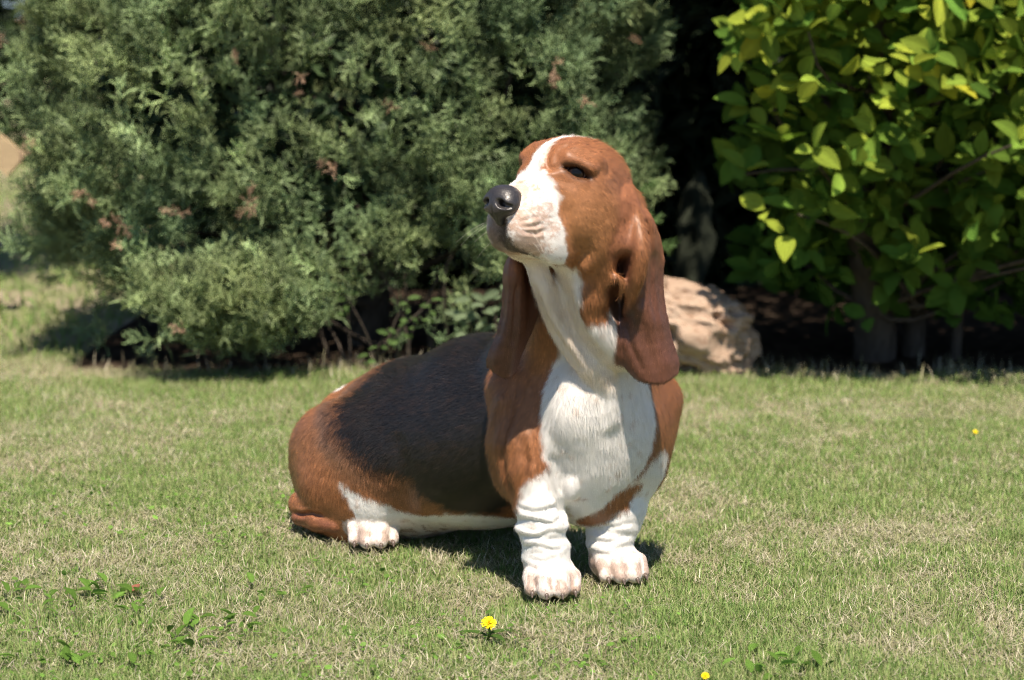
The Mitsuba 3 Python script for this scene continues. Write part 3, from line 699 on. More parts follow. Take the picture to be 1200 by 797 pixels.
CREASES = [  # lines in the skin: points, depth, width
    ([V(0.1424, 2.9150, 0.5590), V(0.1295, 2.9000, 0.5421), V(0.1136, 2.8900, 0.5228), V(0.1024, 2.8850, 0.4942), V(0.0968, 2.8800, 0.4723)], 0.0035, 0.0045),
    ([V(0.1482, 2.8950, 0.5380), V(0.1517, 2.8950, 0.5157), V(0.1528, 2.8900, 0.4893)], 0.0030, 0.0030),
    ([V(0.0515, 2.8550, 0.6023), V(0.0470, 2.8450, 0.5832), V(0.0547, 2.8450, 0.5658), V(0.0657, 2.8450, 0.5592)], 0.0022, 0.0040),
    ([V(0.0602, 2.8450, 0.5647), V(0.0769, 2.8550, 0.5552), V(0.0970, 2.8650, 0.5589), V(0.1072, 2.8750, 0.5704)], 0.0022, 0.0035),
    ([V(0.0603, 2.8550, 0.5870), V(0.0746, 2.8550, 0.5936), V(0.0925, 2.8650, 0.5865), V(0.1061, 2.8750, 0.5749)], 0.0022, 0.0040),
    ([V(0.0373, 2.8550, 0.6067), V(0.0272, 2.8350, 0.5882), V(0.0238, 2.8150, 0.5753)], 0.0018, 0.0040),
    ([V(0.0996, 2.8850, 0.6096), V(0.1134, 2.8950, 0.5958), V(0.1179, 2.8950, 0.5781)], 0.0014, 0.0050),
    ([V(0.0750, 2.8550, 0.4747), V(0.0819, 2.8650, 0.4604), V(0.0848, 2.8850, 0.4450)], 0.0028, 0.0035),
    ([V(0.0106, 2.7550, 0.5164), V(0.0257, 2.7750, 0.5104), V(0.0431, 2.7950, 0.5130)], 0.0018, 0.0024), ([V(0.0128, 2.7550, 0.5068), V(0.0278, 2.7750, 0.5007), V(0.0453, 2.7950, 0.5032)], 0.0018, 0.0024), ([V(0.0063, 2.7450, 0.5268), V(0.0213, 2.7650, 0.5219), V(0.0343, 2.7850, 0.5235)], 0.0014, 0.0022),
    ([V(0.0046, 2.9350, 0.1202), V(0.0287, 2.9200, 0.1140), V(0.0516, 2.9200, 0.1187), V(0.0738, 2.9400, 0.1214)], 0.0026, 0.0030), ([V(0.0069, 2.9350, 0.0990), V(0.0252, 2.9200, 0.1035), V(0.0458, 2.9150, 0.0988), V(0.0738, 2.9350, 0.1037)], 0.0028, 0.0030),
    ([V(0.0092, 2.9350, 0.0813), V(0.0321, 2.9150, 0.0800), V(0.0550, 2.9150, 0.0871), V(0.0749, 2.9300, 0.0813)], 0.0026, 0.0030), ([V(0.0127, 2.9300, 0.0624), V(0.0343, 2.9100, 0.0683), V(0.0550, 2.9100, 0.0625), V(0.0702, 2.9250, 0.0660)], 0.0024, 0.0030),
    ([V(0.0458, 2.9150, 0.1105), V(0.0596, 2.9200, 0.1035), V(0.0690, 2.9300, 0.1119)], 0.0016, 0.0022), ([V(0.0138, 2.9250, 0.0918), V(0.0286, 2.9150, 0.0906), V(0.0412, 2.9150, 0.0929)], 0.0016, 0.0022), ([V(0.0184, 2.9150, 0.0507), V(0.0389, 2.9050, 0.0496), V(0.0642, 2.9100, 0.0554)], 0.0020, 0.0030),
    ([V(0.1130, 2.9950, 0.0749), V(0.1349, 2.9850, 0.0747), V(0.1606, 3.0050, 0.0811)], 0.0024, 0.0030), ([V(0.1072, 2.9950, 0.0568), V(0.1315, 2.9850, 0.0567), V(0.1581, 3.0000, 0.0629)], 0.0024, 0.0030), ([V(0.1061, 2.9950, 0.0388), V(0.1316, 2.9850, 0.0399), V(0.1558, 3.0000, 0.0460)], 0.0020, 0.0030),
    ([V(0.0046, 2.9550, 0.2942), V(-0.0023, 2.9550, 0.2359), V(-0.0069, 2.9550, 0.1831), V(0.0069, 2.9500, 0.1405)], 0.0040, 0.0060), ([V(0.0161, 2.9400, 0.2093), V(0.0207, 2.9400, 0.1743), V(0.0150, 2.9400, 0.1426)], 0.0030, 0.0050), ([V(0.0252, 2.9450, 0.2841), V(0.0321, 2.9350, 0.2277), V(0.0459, 2.9350, 0.1811)], 0.0020, 0.0060),
    ([V(0.0313, 2.8850, 0.4236), V(0.0519, 2.9050, 0.3647), V(0.0907, 2.9150, 0.3096)], 0.0040, 0.0050), ([V(0.1135, 2.9150, 0.3004), V(0.1205, 2.9150, 0.2659), V(0.1275, 2.9150, 0.2313)], 0.0020, 0.0050),
    ([V(0.0067, 2.9000, 0.4524), V(0.0034, 2.8950, 0.4112), V(0.0011, 2.9000, 0.3653), V(-0.0113, 2.9100, 0.3183)], 0.0030, 0.0045),
    ([V(0.1895, 2.8850, 0.4629), V(0.1922, 2.8850, 0.4068), V(0.1976, 2.8900, 0.3497)], 0.0016, 0.0050), ([V(0.1701, 2.8850, 0.3842), V(0.1771, 2.8850, 0.3504), V(0.1889, 2.8900, 0.3133)], 0.0012, 0.0050), ([V(0.1506, 2.8950, 0.3660), V(0.1595, 2.8900, 0.3361), V(0.1709, 2.8900, 0.3133)], 0.0014, 0.0040),
    ([V(-0.0045, 2.9050, 0.4609), V(-0.0090, 2.9050, 0.4101), V(-0.0147, 2.9100, 0.3640)], -0.0016, 0.0050),
    ([V(-0.3198, 3.2850, 0.0345), V(-0.3022, 3.2750, 0.0341), V(-0.2747, 3.2550, 0.0437)], 0.0035, 0.0035),
]


def press(v, n):
    """Presses the creases into the mesh, with a low roll of skin on either side."""
    tree = cKDTree(v)
    out = np.zeros(len(v))
    for pts, depth, width in CREASES:
        q = spline(np.asarray(pts), np.linspace(0, len(pts) - 1, 60))
        q = v[tree.query(q)[1]]
        t = np.linspace(0, 1, 60)
        q = np.stack([ndimage.gaussian_filter1d(q[:, k], 2.0) for k in range(3)], 1)
        d, i = cKDTree(q).query(v, distance_upper_bound=width * 6)
        ok = np.isfinite(d)
        fade = np.sin(np.pi * (0.06 + 0.88 * t[i[ok]])) ** 0.6
        e = d[ok] / width
        out[ok] += (0.7 if width < 0.0034 and pts[0][2] < 0.2 else 1.0) * depth * fade * (-np.exp(-e ** 2) + 0.55 * np.exp(-((e - 2.0) / 1.2) ** 2))
    return v + n * out[:, None]


scene['coat_bsdf'] = {'type': 'twosided', 'b': {'type': 'principled', 'base_color': VC, 'roughness': 0.46, 'specular': 0.36, 'sheen': 0.06, 'sheen_tint': 0.8}}
scene['nose_bsdf'] = {
    'type': 'principled', 'base_color': VC, 'roughness': 0.42, 'specular': 0.55, 'clearcoat': 0.25, 'clearcoat_gloss': 0.75}
scene['eye_bsdf'] = {'type': 'principled', 'base_color': VC, 'roughness': 0.08, 'specular': 0.20, 'clearcoat': 0.08, 'clearcoat_gloss': 0.97}
scene['nail_bsdf'] = {'type': 'principled', 'base_color': {'type': 'rgb', 'value': [0.10, 0.075, 0.06]}, 'roughness': 0.35, 'specular': 0.5}
scene['whisker_bsdf'] = {'type': 'twosided', 'b': {'type': 'diffuse', 'reflectance': {'type': 'rgb', 'value': [0.62, 0.57, 0.50]}}}
DOG = 'basset_hound'


def build_dog(h, hairs):
    g = np.random.default_rng(5)
    v, f = dog_field(h).mesh()
    v = taubin(v, f, 2)
    n = normals_of(v, f)
    v = press(v, n)
    n = normals_of(v, f)
    # fine wrinkles and muscle under the short coat
    amp = 0.0010 * (meshkit.fbm(v * V(70, 70, 110), 3, 2) - 0.5) + 0.0018 * (meshkit.fbm(v * 28, 2, 8) - 0.5)
    v = v + n * amp[:, None]
    n = normals_of(v, f)
    col = coat_colour(v)
    hv, hf, hn, hc = fur(v, f, n, col, hairs, g)
    # skin and its short hairs are one mesh
    emit(DOG + '__body', (np.vstack([v, hv]), np.vstack([f, hf + len(v)])), 'coat_bsdf', color=np.vstack([col, hc]), normals=np.vstack([n, hn]))
    # nose leather
    N = Field(hd(0.14, 0, -0.03) - 0.05, hd(0.14, 0, -0.03) + 0.05, 0.0009)
    N.E(hd(0.138, 0, -0.026), (0.0185, 0.0245, 0.0185), HEADR, 0.006)
    N.E(hd(0.132, 0, -0.018), (0.018, 0.021, 0.0135), HEADR, 0.010)
    for s in (1, -1):
        N.E(hd(0.140, s * 0.0145, -0.029), (0.0135, 0.0115, 0.0125), HEADR, 0.006)
    N.line([hd(0.145, 0, -0.036), hd(0.138, 0, -0.050)], [0.011, 0.006], 0.008)
    for s in (1, -1):
        N.curve([hd(0.157, s * 0.0105, -0.026), hd(0.153, s * 0.0165, -0.030), hd(0.146, s * 0.0240, -0.031)], [0.0044, 0.0044, 0.0022], 0.003, cut=True)
        N.C(hd(0.152, s * 0.0125, -0.028), hd(0.142, s * 0.010, -0.026), 0.0046, 0.003, 0.003, cut=True)
    N.curve([hd(0.160, 0, -0.020), hd(0.159, 0, -0.032), hd(0.149, 0, -0.048)], [0.0008, 0.0012, 0.0014], 0.003, cut=True)
    nv, nf = N.mesh()
    nv = taubin(nv, nf, 1)
    nn = normals_of(nv, nf)
    nv = nv + nn * (0.00045 * (meshkit.fbm(nv * 900, 2, 6) - 0.5))[:, None]
    nc = np.tile(V(0.022, 0.020, 0.021), (len(nv), 1)) * (0.8 + 0.5 * meshkit.fbm(nv * 300, 2, 7))[:, None]
    emit(DOG + '__nose', (nv, nf), 'nose_bsdf', color=nc)
    # eyes
    for s, key in ((1, '__eye'), (-1, '__eye_001')):
        e, R = eye_frame(s)
        m = trimesh.creation.icosphere(4, 0.0135)
        ev = np.array(m.vertices)
        ang = np.arccos(np.clip(ev @ R[2] / 0.0135, -1, 1))
        ec = np.tile(V(0.16, 0.10, 0.085), (len(ev), 1))
        ec = mixc(ec, V(0.012, 0.006, 0.004), step(ang - 0.95, 0.04))
        ec = mixc(ec, V(0.003, 0.003, 0.003), step(ang - 0.48, 0.03))
        emit(DOG + key, (ev + e - R[2] * 0.0060, np.array(m.faces)), 'eye_bsdf', color=ec)
    # nails
    for i, (c, d) in enumerate(NAILS):
        a = Field(c - 0.02, c + 0.02, 0.001)
        a.line([c - d * 0.003, c + d * 0.004, c + d * 0.009 - UP * 0.0015], [0.0030, 0.0026, 0.0012], 0.002)
        emit(DOG + '__nail' + ('_%03d' % i if i else ''), a.mesh(), 'nail_bsdf')
    # whiskers
    for i in range(16):
        s = 1 if i % 2 else -1
        a = hd(g.uniform(0.09, 0.125), s * 0.036, g.uniform(-0.075, -0.045))
        d = unit(HF * g.uniform(-0.1, 0.5) + s * HL * 1.0 - HU * g.uniform(0.1, 0.7))
        t = np.linspace(0, 1, 7)[:, None]
        L = g.uniform(0.025, 0.05)
        c = a + d * t * L - UP * (t ** 2) * L * 0.25
        w = 0.00022 * (1 - t * 0.8)
        x = unit(np.cross(d, UP))
        y = np.cross(d, x)
        ring = np.concatenate([c + x * w, c - x * w * 0.5 + y * w * 0.87, c - x * w * 0.5 - y * w * 0.87])
        fs = []
        for k in range(6):
            for j in range(3):
                p0, p1, p2, p3 = j * 7 + k, j * 7 + k + 1, (j + 1) % 3 * 7 + k, (j + 1) % 3 * 7 + k + 1
                fs += [[p0, p1, p2], [p2, p1, p3]]
        emit(DOG + '__whisker' + ('_%03d' % i if i else ''), (ring, np.array(fs)), 'whisker_bsdf')
    tag(DOG, 'sitting brown, black and white hound with long hanging ears and raised head on the lawn', 'dog')
    tag(DOG + '__nose', 'shiny black nose leather')


# ---------------------------------------------------------------- shrubs and the bed
def frames(d, g):
    """Random frames (n, 3, 3) whose third row is d."""
    d = unit(d)
    r = unit(g.normal(0, 1, d.shape))
    a = unit(np.cross(d, r))
    return np.stack([a, np.cross(d, a), d], 1)


def tube(pts, rs, sides=7):
    pts, rs = np.asarray(pts, float), np.asarray(rs, float)
    t = unit(np.gradient(pts, axis=0))
    ref = V(0.31, 0.2, 0.93) if abs(t[0, 2]) < 0.8 else V(1, 0.1, 0)
    a = unit(np.cross(t, ref))
    b = np.cross(t, a)
    th = np.arange(sides) / sides * 2 * np.pi
    v = (pts[:, None] + rs[:, None, None] * (a[:, None] * np.cos(th)[None, :, None] + b[:, None] * np.sin(th)[None, :, None])).reshape(-1, 3)
    f = []
    for i in range(len(pts) - 1):
        for j in range(sides):
            k = (j + 1) % sides
            f += [[i * sides + j, i * sides + k, (i + 1) * sides + k], [i * sides + j, (i + 1) * sides + k, (i + 1) * sides + j]]
    return v, np.array(f)


def merge(ms):
    k, vs, fs = 0, [], []
    for v, f in ms:
        vs.append(v); fs.append(np.asarray(f) + k)
        k += len(v)
    return np.vstack(vs), np.vstack(fs)


def branch(a, b, r0, r1, g, wob=0.04, n=7):
    t = np.linspace(0, 1, n)[:, None]
    a, b = np.asarray(a, float), np.asarray(b, float)
    p = a * (1 - t) + b * t + np.sin(t * np.pi) * g.normal(0, wob, 3) + np.sin(t * 2 * np.pi) * g.normal(0, wob * 0.4, 3)
    return tube(p, np.linspace(r0, r1, n))


def spray(g, length, nside):
    """One juniper spray along +z: an axis with forked side twigs, each a slim scale-covered spike. Returns vertices, faces and the height along it."""
    V_, F_, H_ = [], [], []

    def spike(a, b, r, h0, h1):
        d = unit(b - a)
        x = unit(np.cross(d, V(0.3, 0.9, 0.2)))
        y = np.cross(d, x)
        k = 4 * len(V_)
        V_.append(np.stack([a + x * r, a - x * r * 0.5 + y * r * 0.87, a - x * r * 0.5 - y * r * 0.87, b]))
        F_.append(np.array([[0, 1, 3], [1, 2, 3], [2, 0, 3]]) + k)
        H_.append(np.array([h0, h0, h0, h1]))

    spike(V(0, 0, 0), V(0, 0, length), 0.0022, 0, 1)
    for i in range(nside):
        t = 0.08 + 0.86 * i / nside
        az = i * 2.4 + g.normal(0, 0.4)
        L = length * (0.46 * (1 - t) + 0.14) * g.uniform(0.8, 1.25)
        a = V(0, 0, t * length)
        d = unit(V(np.cos(az) * 0.75, np.sin(az) * 0.75, 0.75 + 0.25 * g.normal()))
        spike(a, a + d * L, 0.0020, 0.3, 0.9)
        for j in range(2):
            q = a + d * L * (0.35 + 0.3 * j)
            e = unit(d + g.normal(0, 0.55, 3))
            spike(q, q + e * L * 0.5, 0.0019, 0.5, 1.0)
    return np.vstack(V_), np.vstack(F_), np.concatenate(H_)


def place_many(kinds, pos, R, scale, col, g, which=None):
    """Copies of a few template sprays joined into one mesh with a colour for each copy."""
    vs, fs, cs, k = [], [], [], 0
    which = g.integers(0, len(kinds), len(pos)) if which is None else which
    for q, (tv, tf, th) in enumerate(kinds):
        i = np.nonzero(which == q)[0]
        if not len(i):
            continue
        v = np.einsum('nj,kji->kni', tv, R[i]) * scale[i][:, None, None] + pos[i][:, None]
        vs.append(v.reshape(-1, 3))
        fs.append((tf[None] + (np.arange(len(i)) * len(tv))[:, None, None]).reshape(-1, 3) + k)
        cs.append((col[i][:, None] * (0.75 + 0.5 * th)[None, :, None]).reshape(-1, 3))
        k += len(i) * len(tv)
    return np.vstack(vs), np.vstack(fs), np.clip(np.vstack(cs), 0.003, 0.8)


def leaf_mass(g, pos, size, col):
    """Loose leaves of two bent triangles each."""
    n = len(pos)
    d = unit(g.normal(0, 1, (n, 3)) + V(0, -0.3, 0.2))
    R = frames(d, g)
    L = (size * g.uniform(0.6, 1.3, n))[:, None]
    a, b = R[:, 0] * L, R[:, 1] * L * 0.35
    v = np.stack([pos - a, pos + b + d * L * 0.1, pos + a, pos - b + d * L * 0.1], 1).reshape(-1, 3)
    k = np.arange(n)[:, None] * 4
    f = np.concatenate([k + [0, 1, 2], k + [0, 2, 3]], 1).reshape(-1, 3)
    return v, f, np.clip(np.repeat(col * np.exp(g.normal(0, 0.25, (n, 1))), 4, 0), 0.003, 0.8)


# --- broad leaves
scene['needle_bsdf'] = {'type': 'twosided', 'b': {'type': 'principled', 'base_color': VC, 'roughness': 0.55, 'specular': 0.2}}
scene['leaf_bsdf'] = {'type': 'principledthin', 'base_color': VC, 'roughness': 0.32, 'diff_trans': 0.75, 'eta': 1.45}


def bark_colour(p, n, uv):
    a = fbm(p.x * 90, p.y * 90, p.z * 25, 3)
    return mix([0.040, 0.033, 0.027], [0.115, 0.098, 0.082], a)


scene['bark_bsdf'] = {'type': 'twosided', 'b': {'type': 'diffuse', 'reflectance': proc(bark_colour)}}
g = np.random.default_rng(77)

# --- the juniper: a wide, dense bush; its skin is uneven, with sprays pushed out in plumes and hollows between them
JC, JR = V(-0.40, 5.64, 0.62), V(0.77, 0.74, 0.92)
SPRAYS = [spray(g, 0.078, 10) for _ in range(6)]


def juniper_points(g, count, zlo):
    d = unit(g.normal(0, 1, (count * 3, 3)))
    d[:, 1] = np.where(g.random(len(d)) < 0.88, -np.abs(d[:, 1]), d[:, 1])
    e = np.sign(d) * np.abs(d) ** 0.7
    e = e / (np.abs(e) ** 3.0).sum(1, keepdims=True) ** (1 / 3.0)
    lump = meshkit.fbm(d * 2.6 + 5, 3, 61) - 0.5
    plume = meshkit.fbm(d * 8.5 + 9, 2, 62) - 0.5
    depth = np.abs(g.normal(0, 0.075, len(d)))
    p = JC + JR * e * (1 + 0.36 * lump + 0.42 * plume - depth)[:, None]
    # the left flank stands further back; the foot is drawn in
    ok = p[:, 2] > zlo
    ok &= p[:, 0] > -1.15 + 0.04 * np.sin(p[:, 2] * 17)
    ok &= p[:, 0] < 0.335 + 0.03 * np.sin(p[:, 2] * 19) - 0.05 * np.clip(0.5 - p[:, 2], 0, 1)
    ok &= ~((p[:, 2] < 0.30) & (g.random(len(d)) < (0.30 - p[:, 2]) * 2.2) & (depth > 0.02))
    hollow = (np.abs(p[:, 0] + 0.38) < 0.10) & (p[:, 2] < 0.17)
    hollow |= (p[:, 0] > -0.30) & (p[:, 0] < 0.05) & (p[:, 2] < 0.24 + 0.05 * np.sin(p[:, 0] * 31)) & (g.random(len(d)) < 0.85)
    hollow |= (p[:, 0] < -0.62) & (p[:, 2] < 0.20 + 0.07 * np.sin(p[:, 0] * 23)) & (g.random(len(d)) < 0.9)
    ok &= ~hollow
    p, d, depth, plume = p[ok][:count], d[ok][:count], depth[ok][:count], plume[ok][:count]
    return p, d, depth, plume


p, d, depth, plume = juniper_points(g, 10500, 0.02)
# a low branch that droops over the turf in front
q = unit(g.normal(0, 1, (520, 3)))
q = V(-0.6150, 4.8400, 0.1742) + q * V(0.24, 0.13, 0.11) * (g.uniform(0.3, 1.0, (520, 1)) + 0.9 * (meshkit.fbm(q * 3.3, 2, 45)[:, None] - 0.5))
p, d = np.vstack([p, q]), np.vstack([d, np.tile(V(-0.25, -0.8, 0.1), (520, 1))])
plume = np.concatenate([plume, np.full(520, 0.1)])
dirn = unit(d * 0.75 + V(0, -0.25, 0.55) + g.normal(0, 0.33, p.shape))
tone = meshkit.fbm(p * 5, 2, 63)[:, None]
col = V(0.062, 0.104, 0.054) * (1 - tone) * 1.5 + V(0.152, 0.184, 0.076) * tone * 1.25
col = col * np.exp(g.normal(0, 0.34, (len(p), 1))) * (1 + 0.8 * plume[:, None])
sc = g.uniform(0.65, 1.30, len(p))
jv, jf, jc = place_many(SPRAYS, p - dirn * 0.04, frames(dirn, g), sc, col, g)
JUN = 'juniper_bush'
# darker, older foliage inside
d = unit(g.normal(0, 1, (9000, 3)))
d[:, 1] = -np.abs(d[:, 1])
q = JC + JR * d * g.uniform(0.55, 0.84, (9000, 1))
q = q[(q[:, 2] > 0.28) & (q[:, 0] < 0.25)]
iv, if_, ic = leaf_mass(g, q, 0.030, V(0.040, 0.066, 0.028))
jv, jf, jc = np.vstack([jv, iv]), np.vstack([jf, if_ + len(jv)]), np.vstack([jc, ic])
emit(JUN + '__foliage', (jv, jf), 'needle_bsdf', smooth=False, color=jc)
tag(JUN, 'dense grey-green juniper bush behind the dog with a few dead brown sprays', 'shrub')
tag(JUN + '__foliage', kind='stuff')
limbs = [branch(V(-0.36, 5.45, -0.03), V(-0.36, 5.6, 0.75), 0.05, 0.02, g)]
for _ in range(22):
    a = V(-0.36 + g.normal(0, 0.05), 5.45, g.uniform(0.0, 0.3))
    k = g.integers(0, len(p))
    limbs.append(branch(a, p[k] * 0.68 + a * 0.32, 0.014, 0.003, g, 0.06))
for _ in range(16):
    a = V(g.uniform(-0.45, 0.15), 5.0 + g.uniform(0, 0.25), -0.01)
    limbs.append(branch(a, a + V(g.normal(0, 0.06), g.normal(0.05, 0.05), g.uniform(0.15, 0.32)), 0.004, 0.0015, g, 0.02, 5))
tv, tf = merge(limbs)
emit(JUN + '__trunk', (tv, tf), 'bark_bsdf', smooth=True)
for i, (c, n) in enumerate(((V(-1.0750, 5.0500, 0.5197), 2), (V(-0.9355, 4.9800, 0.3930), 3), (V(-0.8778, 4.9500, 0.3417), 2), (V(-0.8367, 4.9300, 0.3205), 2), (V(-0.7368, 4.9300, 0.3738), 2), (V(-0.5571, 4.9200, 0.3783), 2), (V(-0.4521, 4.9500, 0.6563), 2), (V(-0.4120, 4.9200, 0.4692), 2),
                            (V(-0.6797, 4.8000, 0.1264), 1), (V(-0.1526, 5.0000, 0.7122), 1), (V(-0.2479, 4.9800, 0.5800), 1), (V(0.1069, 5.0000, 0.6781), 2), (V(0.1846, 5.0200, 0.5786), 1), (V(0.2734, 5.0500, 0.7347), 1), (V(-1.1324, 5.2000, 0.7931), 2), (V(-0.6200, 5.0000, 0.7122), 1))):
    q = c + V(0, -0.14, 0) + g.normal(0, 0.016, (n, 3))
    dd = unit(g.normal(0, 0.6, (n, 3)) + V(0, -0.7, 0.2))
    cc = V(0.25, 0.165, 0.11) * np.exp(g.normal(0, 0.2, (n, 1)))
    sv, sf, scol = place_many(SPRAYS, q, frames(dd, g), g.uniform(0.45, 0.75, n), cc, g)
    key = JUN + '__dead_spray' + ('_%03d' % i if i else '')
    emit(key, (sv, sf), 'needle_bsdf', smooth=False, color=scol)
# a few fresh sprays that reach out at the right edge
q = np.array([V(0.3412, 5.0200, 0.2738), V(0.3567, 5.0200, 0.2660), V(0.3697, 5.0400, 0.2758), V(0.3342, 5.0400, 0.3362), V(0.3263, 5.0500, 0.4132)])
dd = unit(np.array([V(1, -0.2, 0.1), V(1, -0.2, -0.15), V(1, 0, 0.3), V(0.9, 0, 0.4), V(0.9, 0, 0.5)]))
sv, sf, scol = place_many(SPRAYS, q - dd * 0.05, frames(dd, g), np.full(5, 0.8), np.tile(V(0.085, 0.15, 0.05), (5, 1)), g)
emit(JUN + '__side_spray', (sv, sf), 'needle_bsdf', smooth=False, color=scol)
tag(JUN + '__side_spray', kind='stuff')


def leaf(length, width, fold, droop, nu=2, nv=6):
    """An oval leaf along +x with its face to +z, folded along the midrib and drooping to the tip."""
    t = np.linspace(0, 1, nv + 1)
    w = width / 2 * np.sin(np.pi * np.clip(t, 0, 1) ** 0.85) ** 0.75
    w[0] = width * 0.03
    w[-1] = 0
    s = np.linspace(-1, 1, 2 * nu + 1)
    x = np.repeat(t * length, len(s))
    yy = (w[:, None] * s[None]).ravel()
    z = (np.abs(s)[None] ** 1.3 * w[:, None] * fold).ravel() - droop * length * (x / length) ** 2
    v = np.stack([x, yy, z], 1)
    n = len(s)
    f = []
    for i in range(nv):
        for j in range(n - 1):
            a = i * n + j
            f += [[a, a + n, a + n + 1]] if i < nv - 1 or True else []
            f += [[a, a + n + 1, a + 1]]
    return v, np.array(f)


LEAVES = [leaf(0.074, 0.043, f, d) for f, d in ((0.35, 0.10), (0.2, 0.22), (0.5, 0.05), (0.28, 0.30))]


def laurel_front(x, z):
    """Where the laurel's leafy face stands: bulging forward from half a metre up, drawn in below."""
    return 4.66 + 0.55 * np.clip((0.52 - z) / 0.5, 0, 1) ** 1.2 + 0.25 * np.clip((0.62 - x) / 0.2, 0, 1) ** 2


g = np.random.default_rng(301)
n = 1400
cx, cz = g.uniform(0.50, 1.55, n), g.uniform(0.10, 1.05, n)
keep = g.random(n) < np.where(cz > 0.30, 1.0, 0.70 + cz)
keep &= cx > np.interp(cz, [0.1, 0.3, 0.6, 0.8], [0.66, 0.58, 0.47, 0.49]) + 0.05 * np.sin(cz * 23)
cx, cz = cx[keep], cz[keep]
lay = g.integers(0, 5, len(cx))
cy = laurel_front(cx, cz) + lay * 0.11 + g.normal(0, 0.06, len(cx)) + 0.30 * (meshkit.fbm(np.stack([cx * 4.5, 0 * cx, cz * 4.5], 1), 2, 15) - 0.5)
clusters = [(V(a, b, c), V(0, -0.75, 0.55), k) for a, b, c, k in zip(cx, cy, cz, lay)] + [(c, V(0, -0.7, 0.7), -1) for c in (V(0.5534, 4.7400, 0.3737), V(0.5915, 4.7600, 0.3206), V(0.8736, 4.7800, 0.2743), V(0.5900, 4.6000, 0.6017), V(0.8918, 4.6200, 0.6538))]
LAU = 'laurel_shrub'
lp, lR, ls, lc, lv, lkind = [], [], [], [], [], []
for c, ax, k in clusters:
    ax = unit(ax + g.normal(0, 0.6, 3))
    a = unit(np.cross(ax, V(0.2, 0.1, 0.97)))
    b = np.cross(ax, a)
    m = g.integers(2, 6) if k >= 0 else 2
    for j in range(m):
        th = 2.399 * j + g.normal(0, 0.3)
        r = a * np.cos(th) + b * np.sin(th)
        el = g.uniform(0.25, 0.95)
        xd = unit(r * np.cos(el) + ax * np.sin(el) + g.normal(0, 0.15, 3))
        zd = unit(ax * 0.9 - r * 0.3 + V(0, -0.1, 0.45) + g.normal(0, 0.2, 3))
        yd = unit(np.cross(zd, xd))
        lR.append(np.stack([xd, yd, np.cross(xd, yd)]))
        lp.append(c + ax * 0.012 * (m - j) / m + xd * 0.006)
        ls.append(g.uniform(0.55, 1.08))
        young = np.clip((c[2] - 0.14) * 1.6, 0, 1) * g.random() ** 1.4 * (1.0 if k < 2 else 0.5)
        young = 0.7 if k < 0 else young
        base = V(0.072, 0.150, 0.026) * (1 - young) + V(0.33, 0.39, 0.050) * young
        lc.append(base * np.exp(g.normal(0, 0.22)))
        lkind.append(k)
lp, lR, ls, lc, lkind = np.array(lp), np.array(lR), np.array(ls), np.array(lc), np.array(lkind)
lv = g.integers(0, len(LEAVES), len(lp))
inframe = (np.abs(lp[:, 0]) < lp[:, 1] * 0.24) & (lp[:, 2] < 0.84) & (lkind < 5)
order = np.lexsort((lp[:, 1] - 0.25 * lp[:, 2], ~inframe))
single = np.zeros(len(lp), bool)
single[order[:300]] = True
lc[single & (g.random(len(lp)) < 0.10)] *= V(1.5, 1.2, 0.9)
NT = 10


def leaf_mesh(i):
    v, f = LEAVES[lv[i]]
    return (v * ls[i]) @ lR[i] + lp[i], f


for k, i in enumerate(np.nonzero(single)[0]):
    v, f = leaf_mesh(i)
    key = LAU + '__leaf' + ('_%03d' % k if k else '')
    rib = np.abs(LEAVES[lv[i]][0][:, 1]) < 1e-6
    emit(key, (v, f), 'leaf_bsdf', smooth=True, color=np.clip(lc[i] * np.where(rib, 1.3, 1.0)[:, None], 0.003, 0.8))
rest = np.nonzero(~single)[0]
ms = [leaf_mesh(i) for i in rest]
# the crown above the picture, which shades the foot and the gap between the shrubs
q = V(0.80, 5.62, 1.50) + unit(g.normal(0, 1, (14000, 3))) * V(1.25, 0.95, 0.62) * g.uniform(0.45, 1.05, (14000, 1)) ** 0.6
q = q[q[:, 0] > 0.37 + 0.05 * np.sin(q[:, 1] * 17)]
q = q[q[:, 2] > 0.98 + 0.12 * meshkit.noise(q * 4, 3)]
cv, cf, cc = leaf_mass(g, q, 0.05, V(0.07, 0.12, 0.025))
emit(LAU + '__foliage', merge(ms + [(cv, cf)]), 'leaf_bsdf', smooth=True, color=np.clip(np.vstack([np.tile(lc[i], (len(m[0]), 1)) for i, m in zip(rest, ms)] + [cc]), 0.003, 0.8))
tag(LAU, 'broad-leaved evergreen shrub with yellow-green young leaves right of the dark gap', 'shrub')
tag(LAU + '__foliage', kind='stuff')
st = [branch(V(0.86, 5.22, -0.03), V(0.80, 5.05, 0.32), 0.055, 0.040, g, 0.015), branch(V(0.80, 5.04, 0.30), V(0.82, 4.98, 0.85), 0.036, 0.014, g, 0.02), branch(V(0.81, 5.05, 0.28), V(0.98, 5.1, 1.0), 0.024, 0.012, g, 0.02),
      branch(V(0.96, 5.25, -0.03), V(0.98, 5.2, 1.1), 0.030, 0.015, g, 0.03), branch(V(1.05, 5.2, -0.02), V(1.1, 5.1, 0.8), 0.014, 0.007, g, 0.03), branch(V(0.80, 5.03, 0.38), V(0.55, 5.2, 1.0), 0.016, 0.008, g, 0.03)]
cl = [c for c, _, k in clusters if k < 5]
for _ in range(40):
    c = cl[g.integers(0, len(cl))]
    s = V(0.80 + 0.15 * g.random(), 5.10, np.clip(c[2] - g.uniform(0.15, 0.35), 0.12, 1))
    st.append(branch(s, c, 0.007, 0.0025, g, 0.03))
emit(LAU + '__trunk', merge(st), 'bark_bsdf', smooth=True)


# --- dark evergreen hedge behind, a far hedge at the left, and the tree beside the picture
g = np.random.default_rng(88)


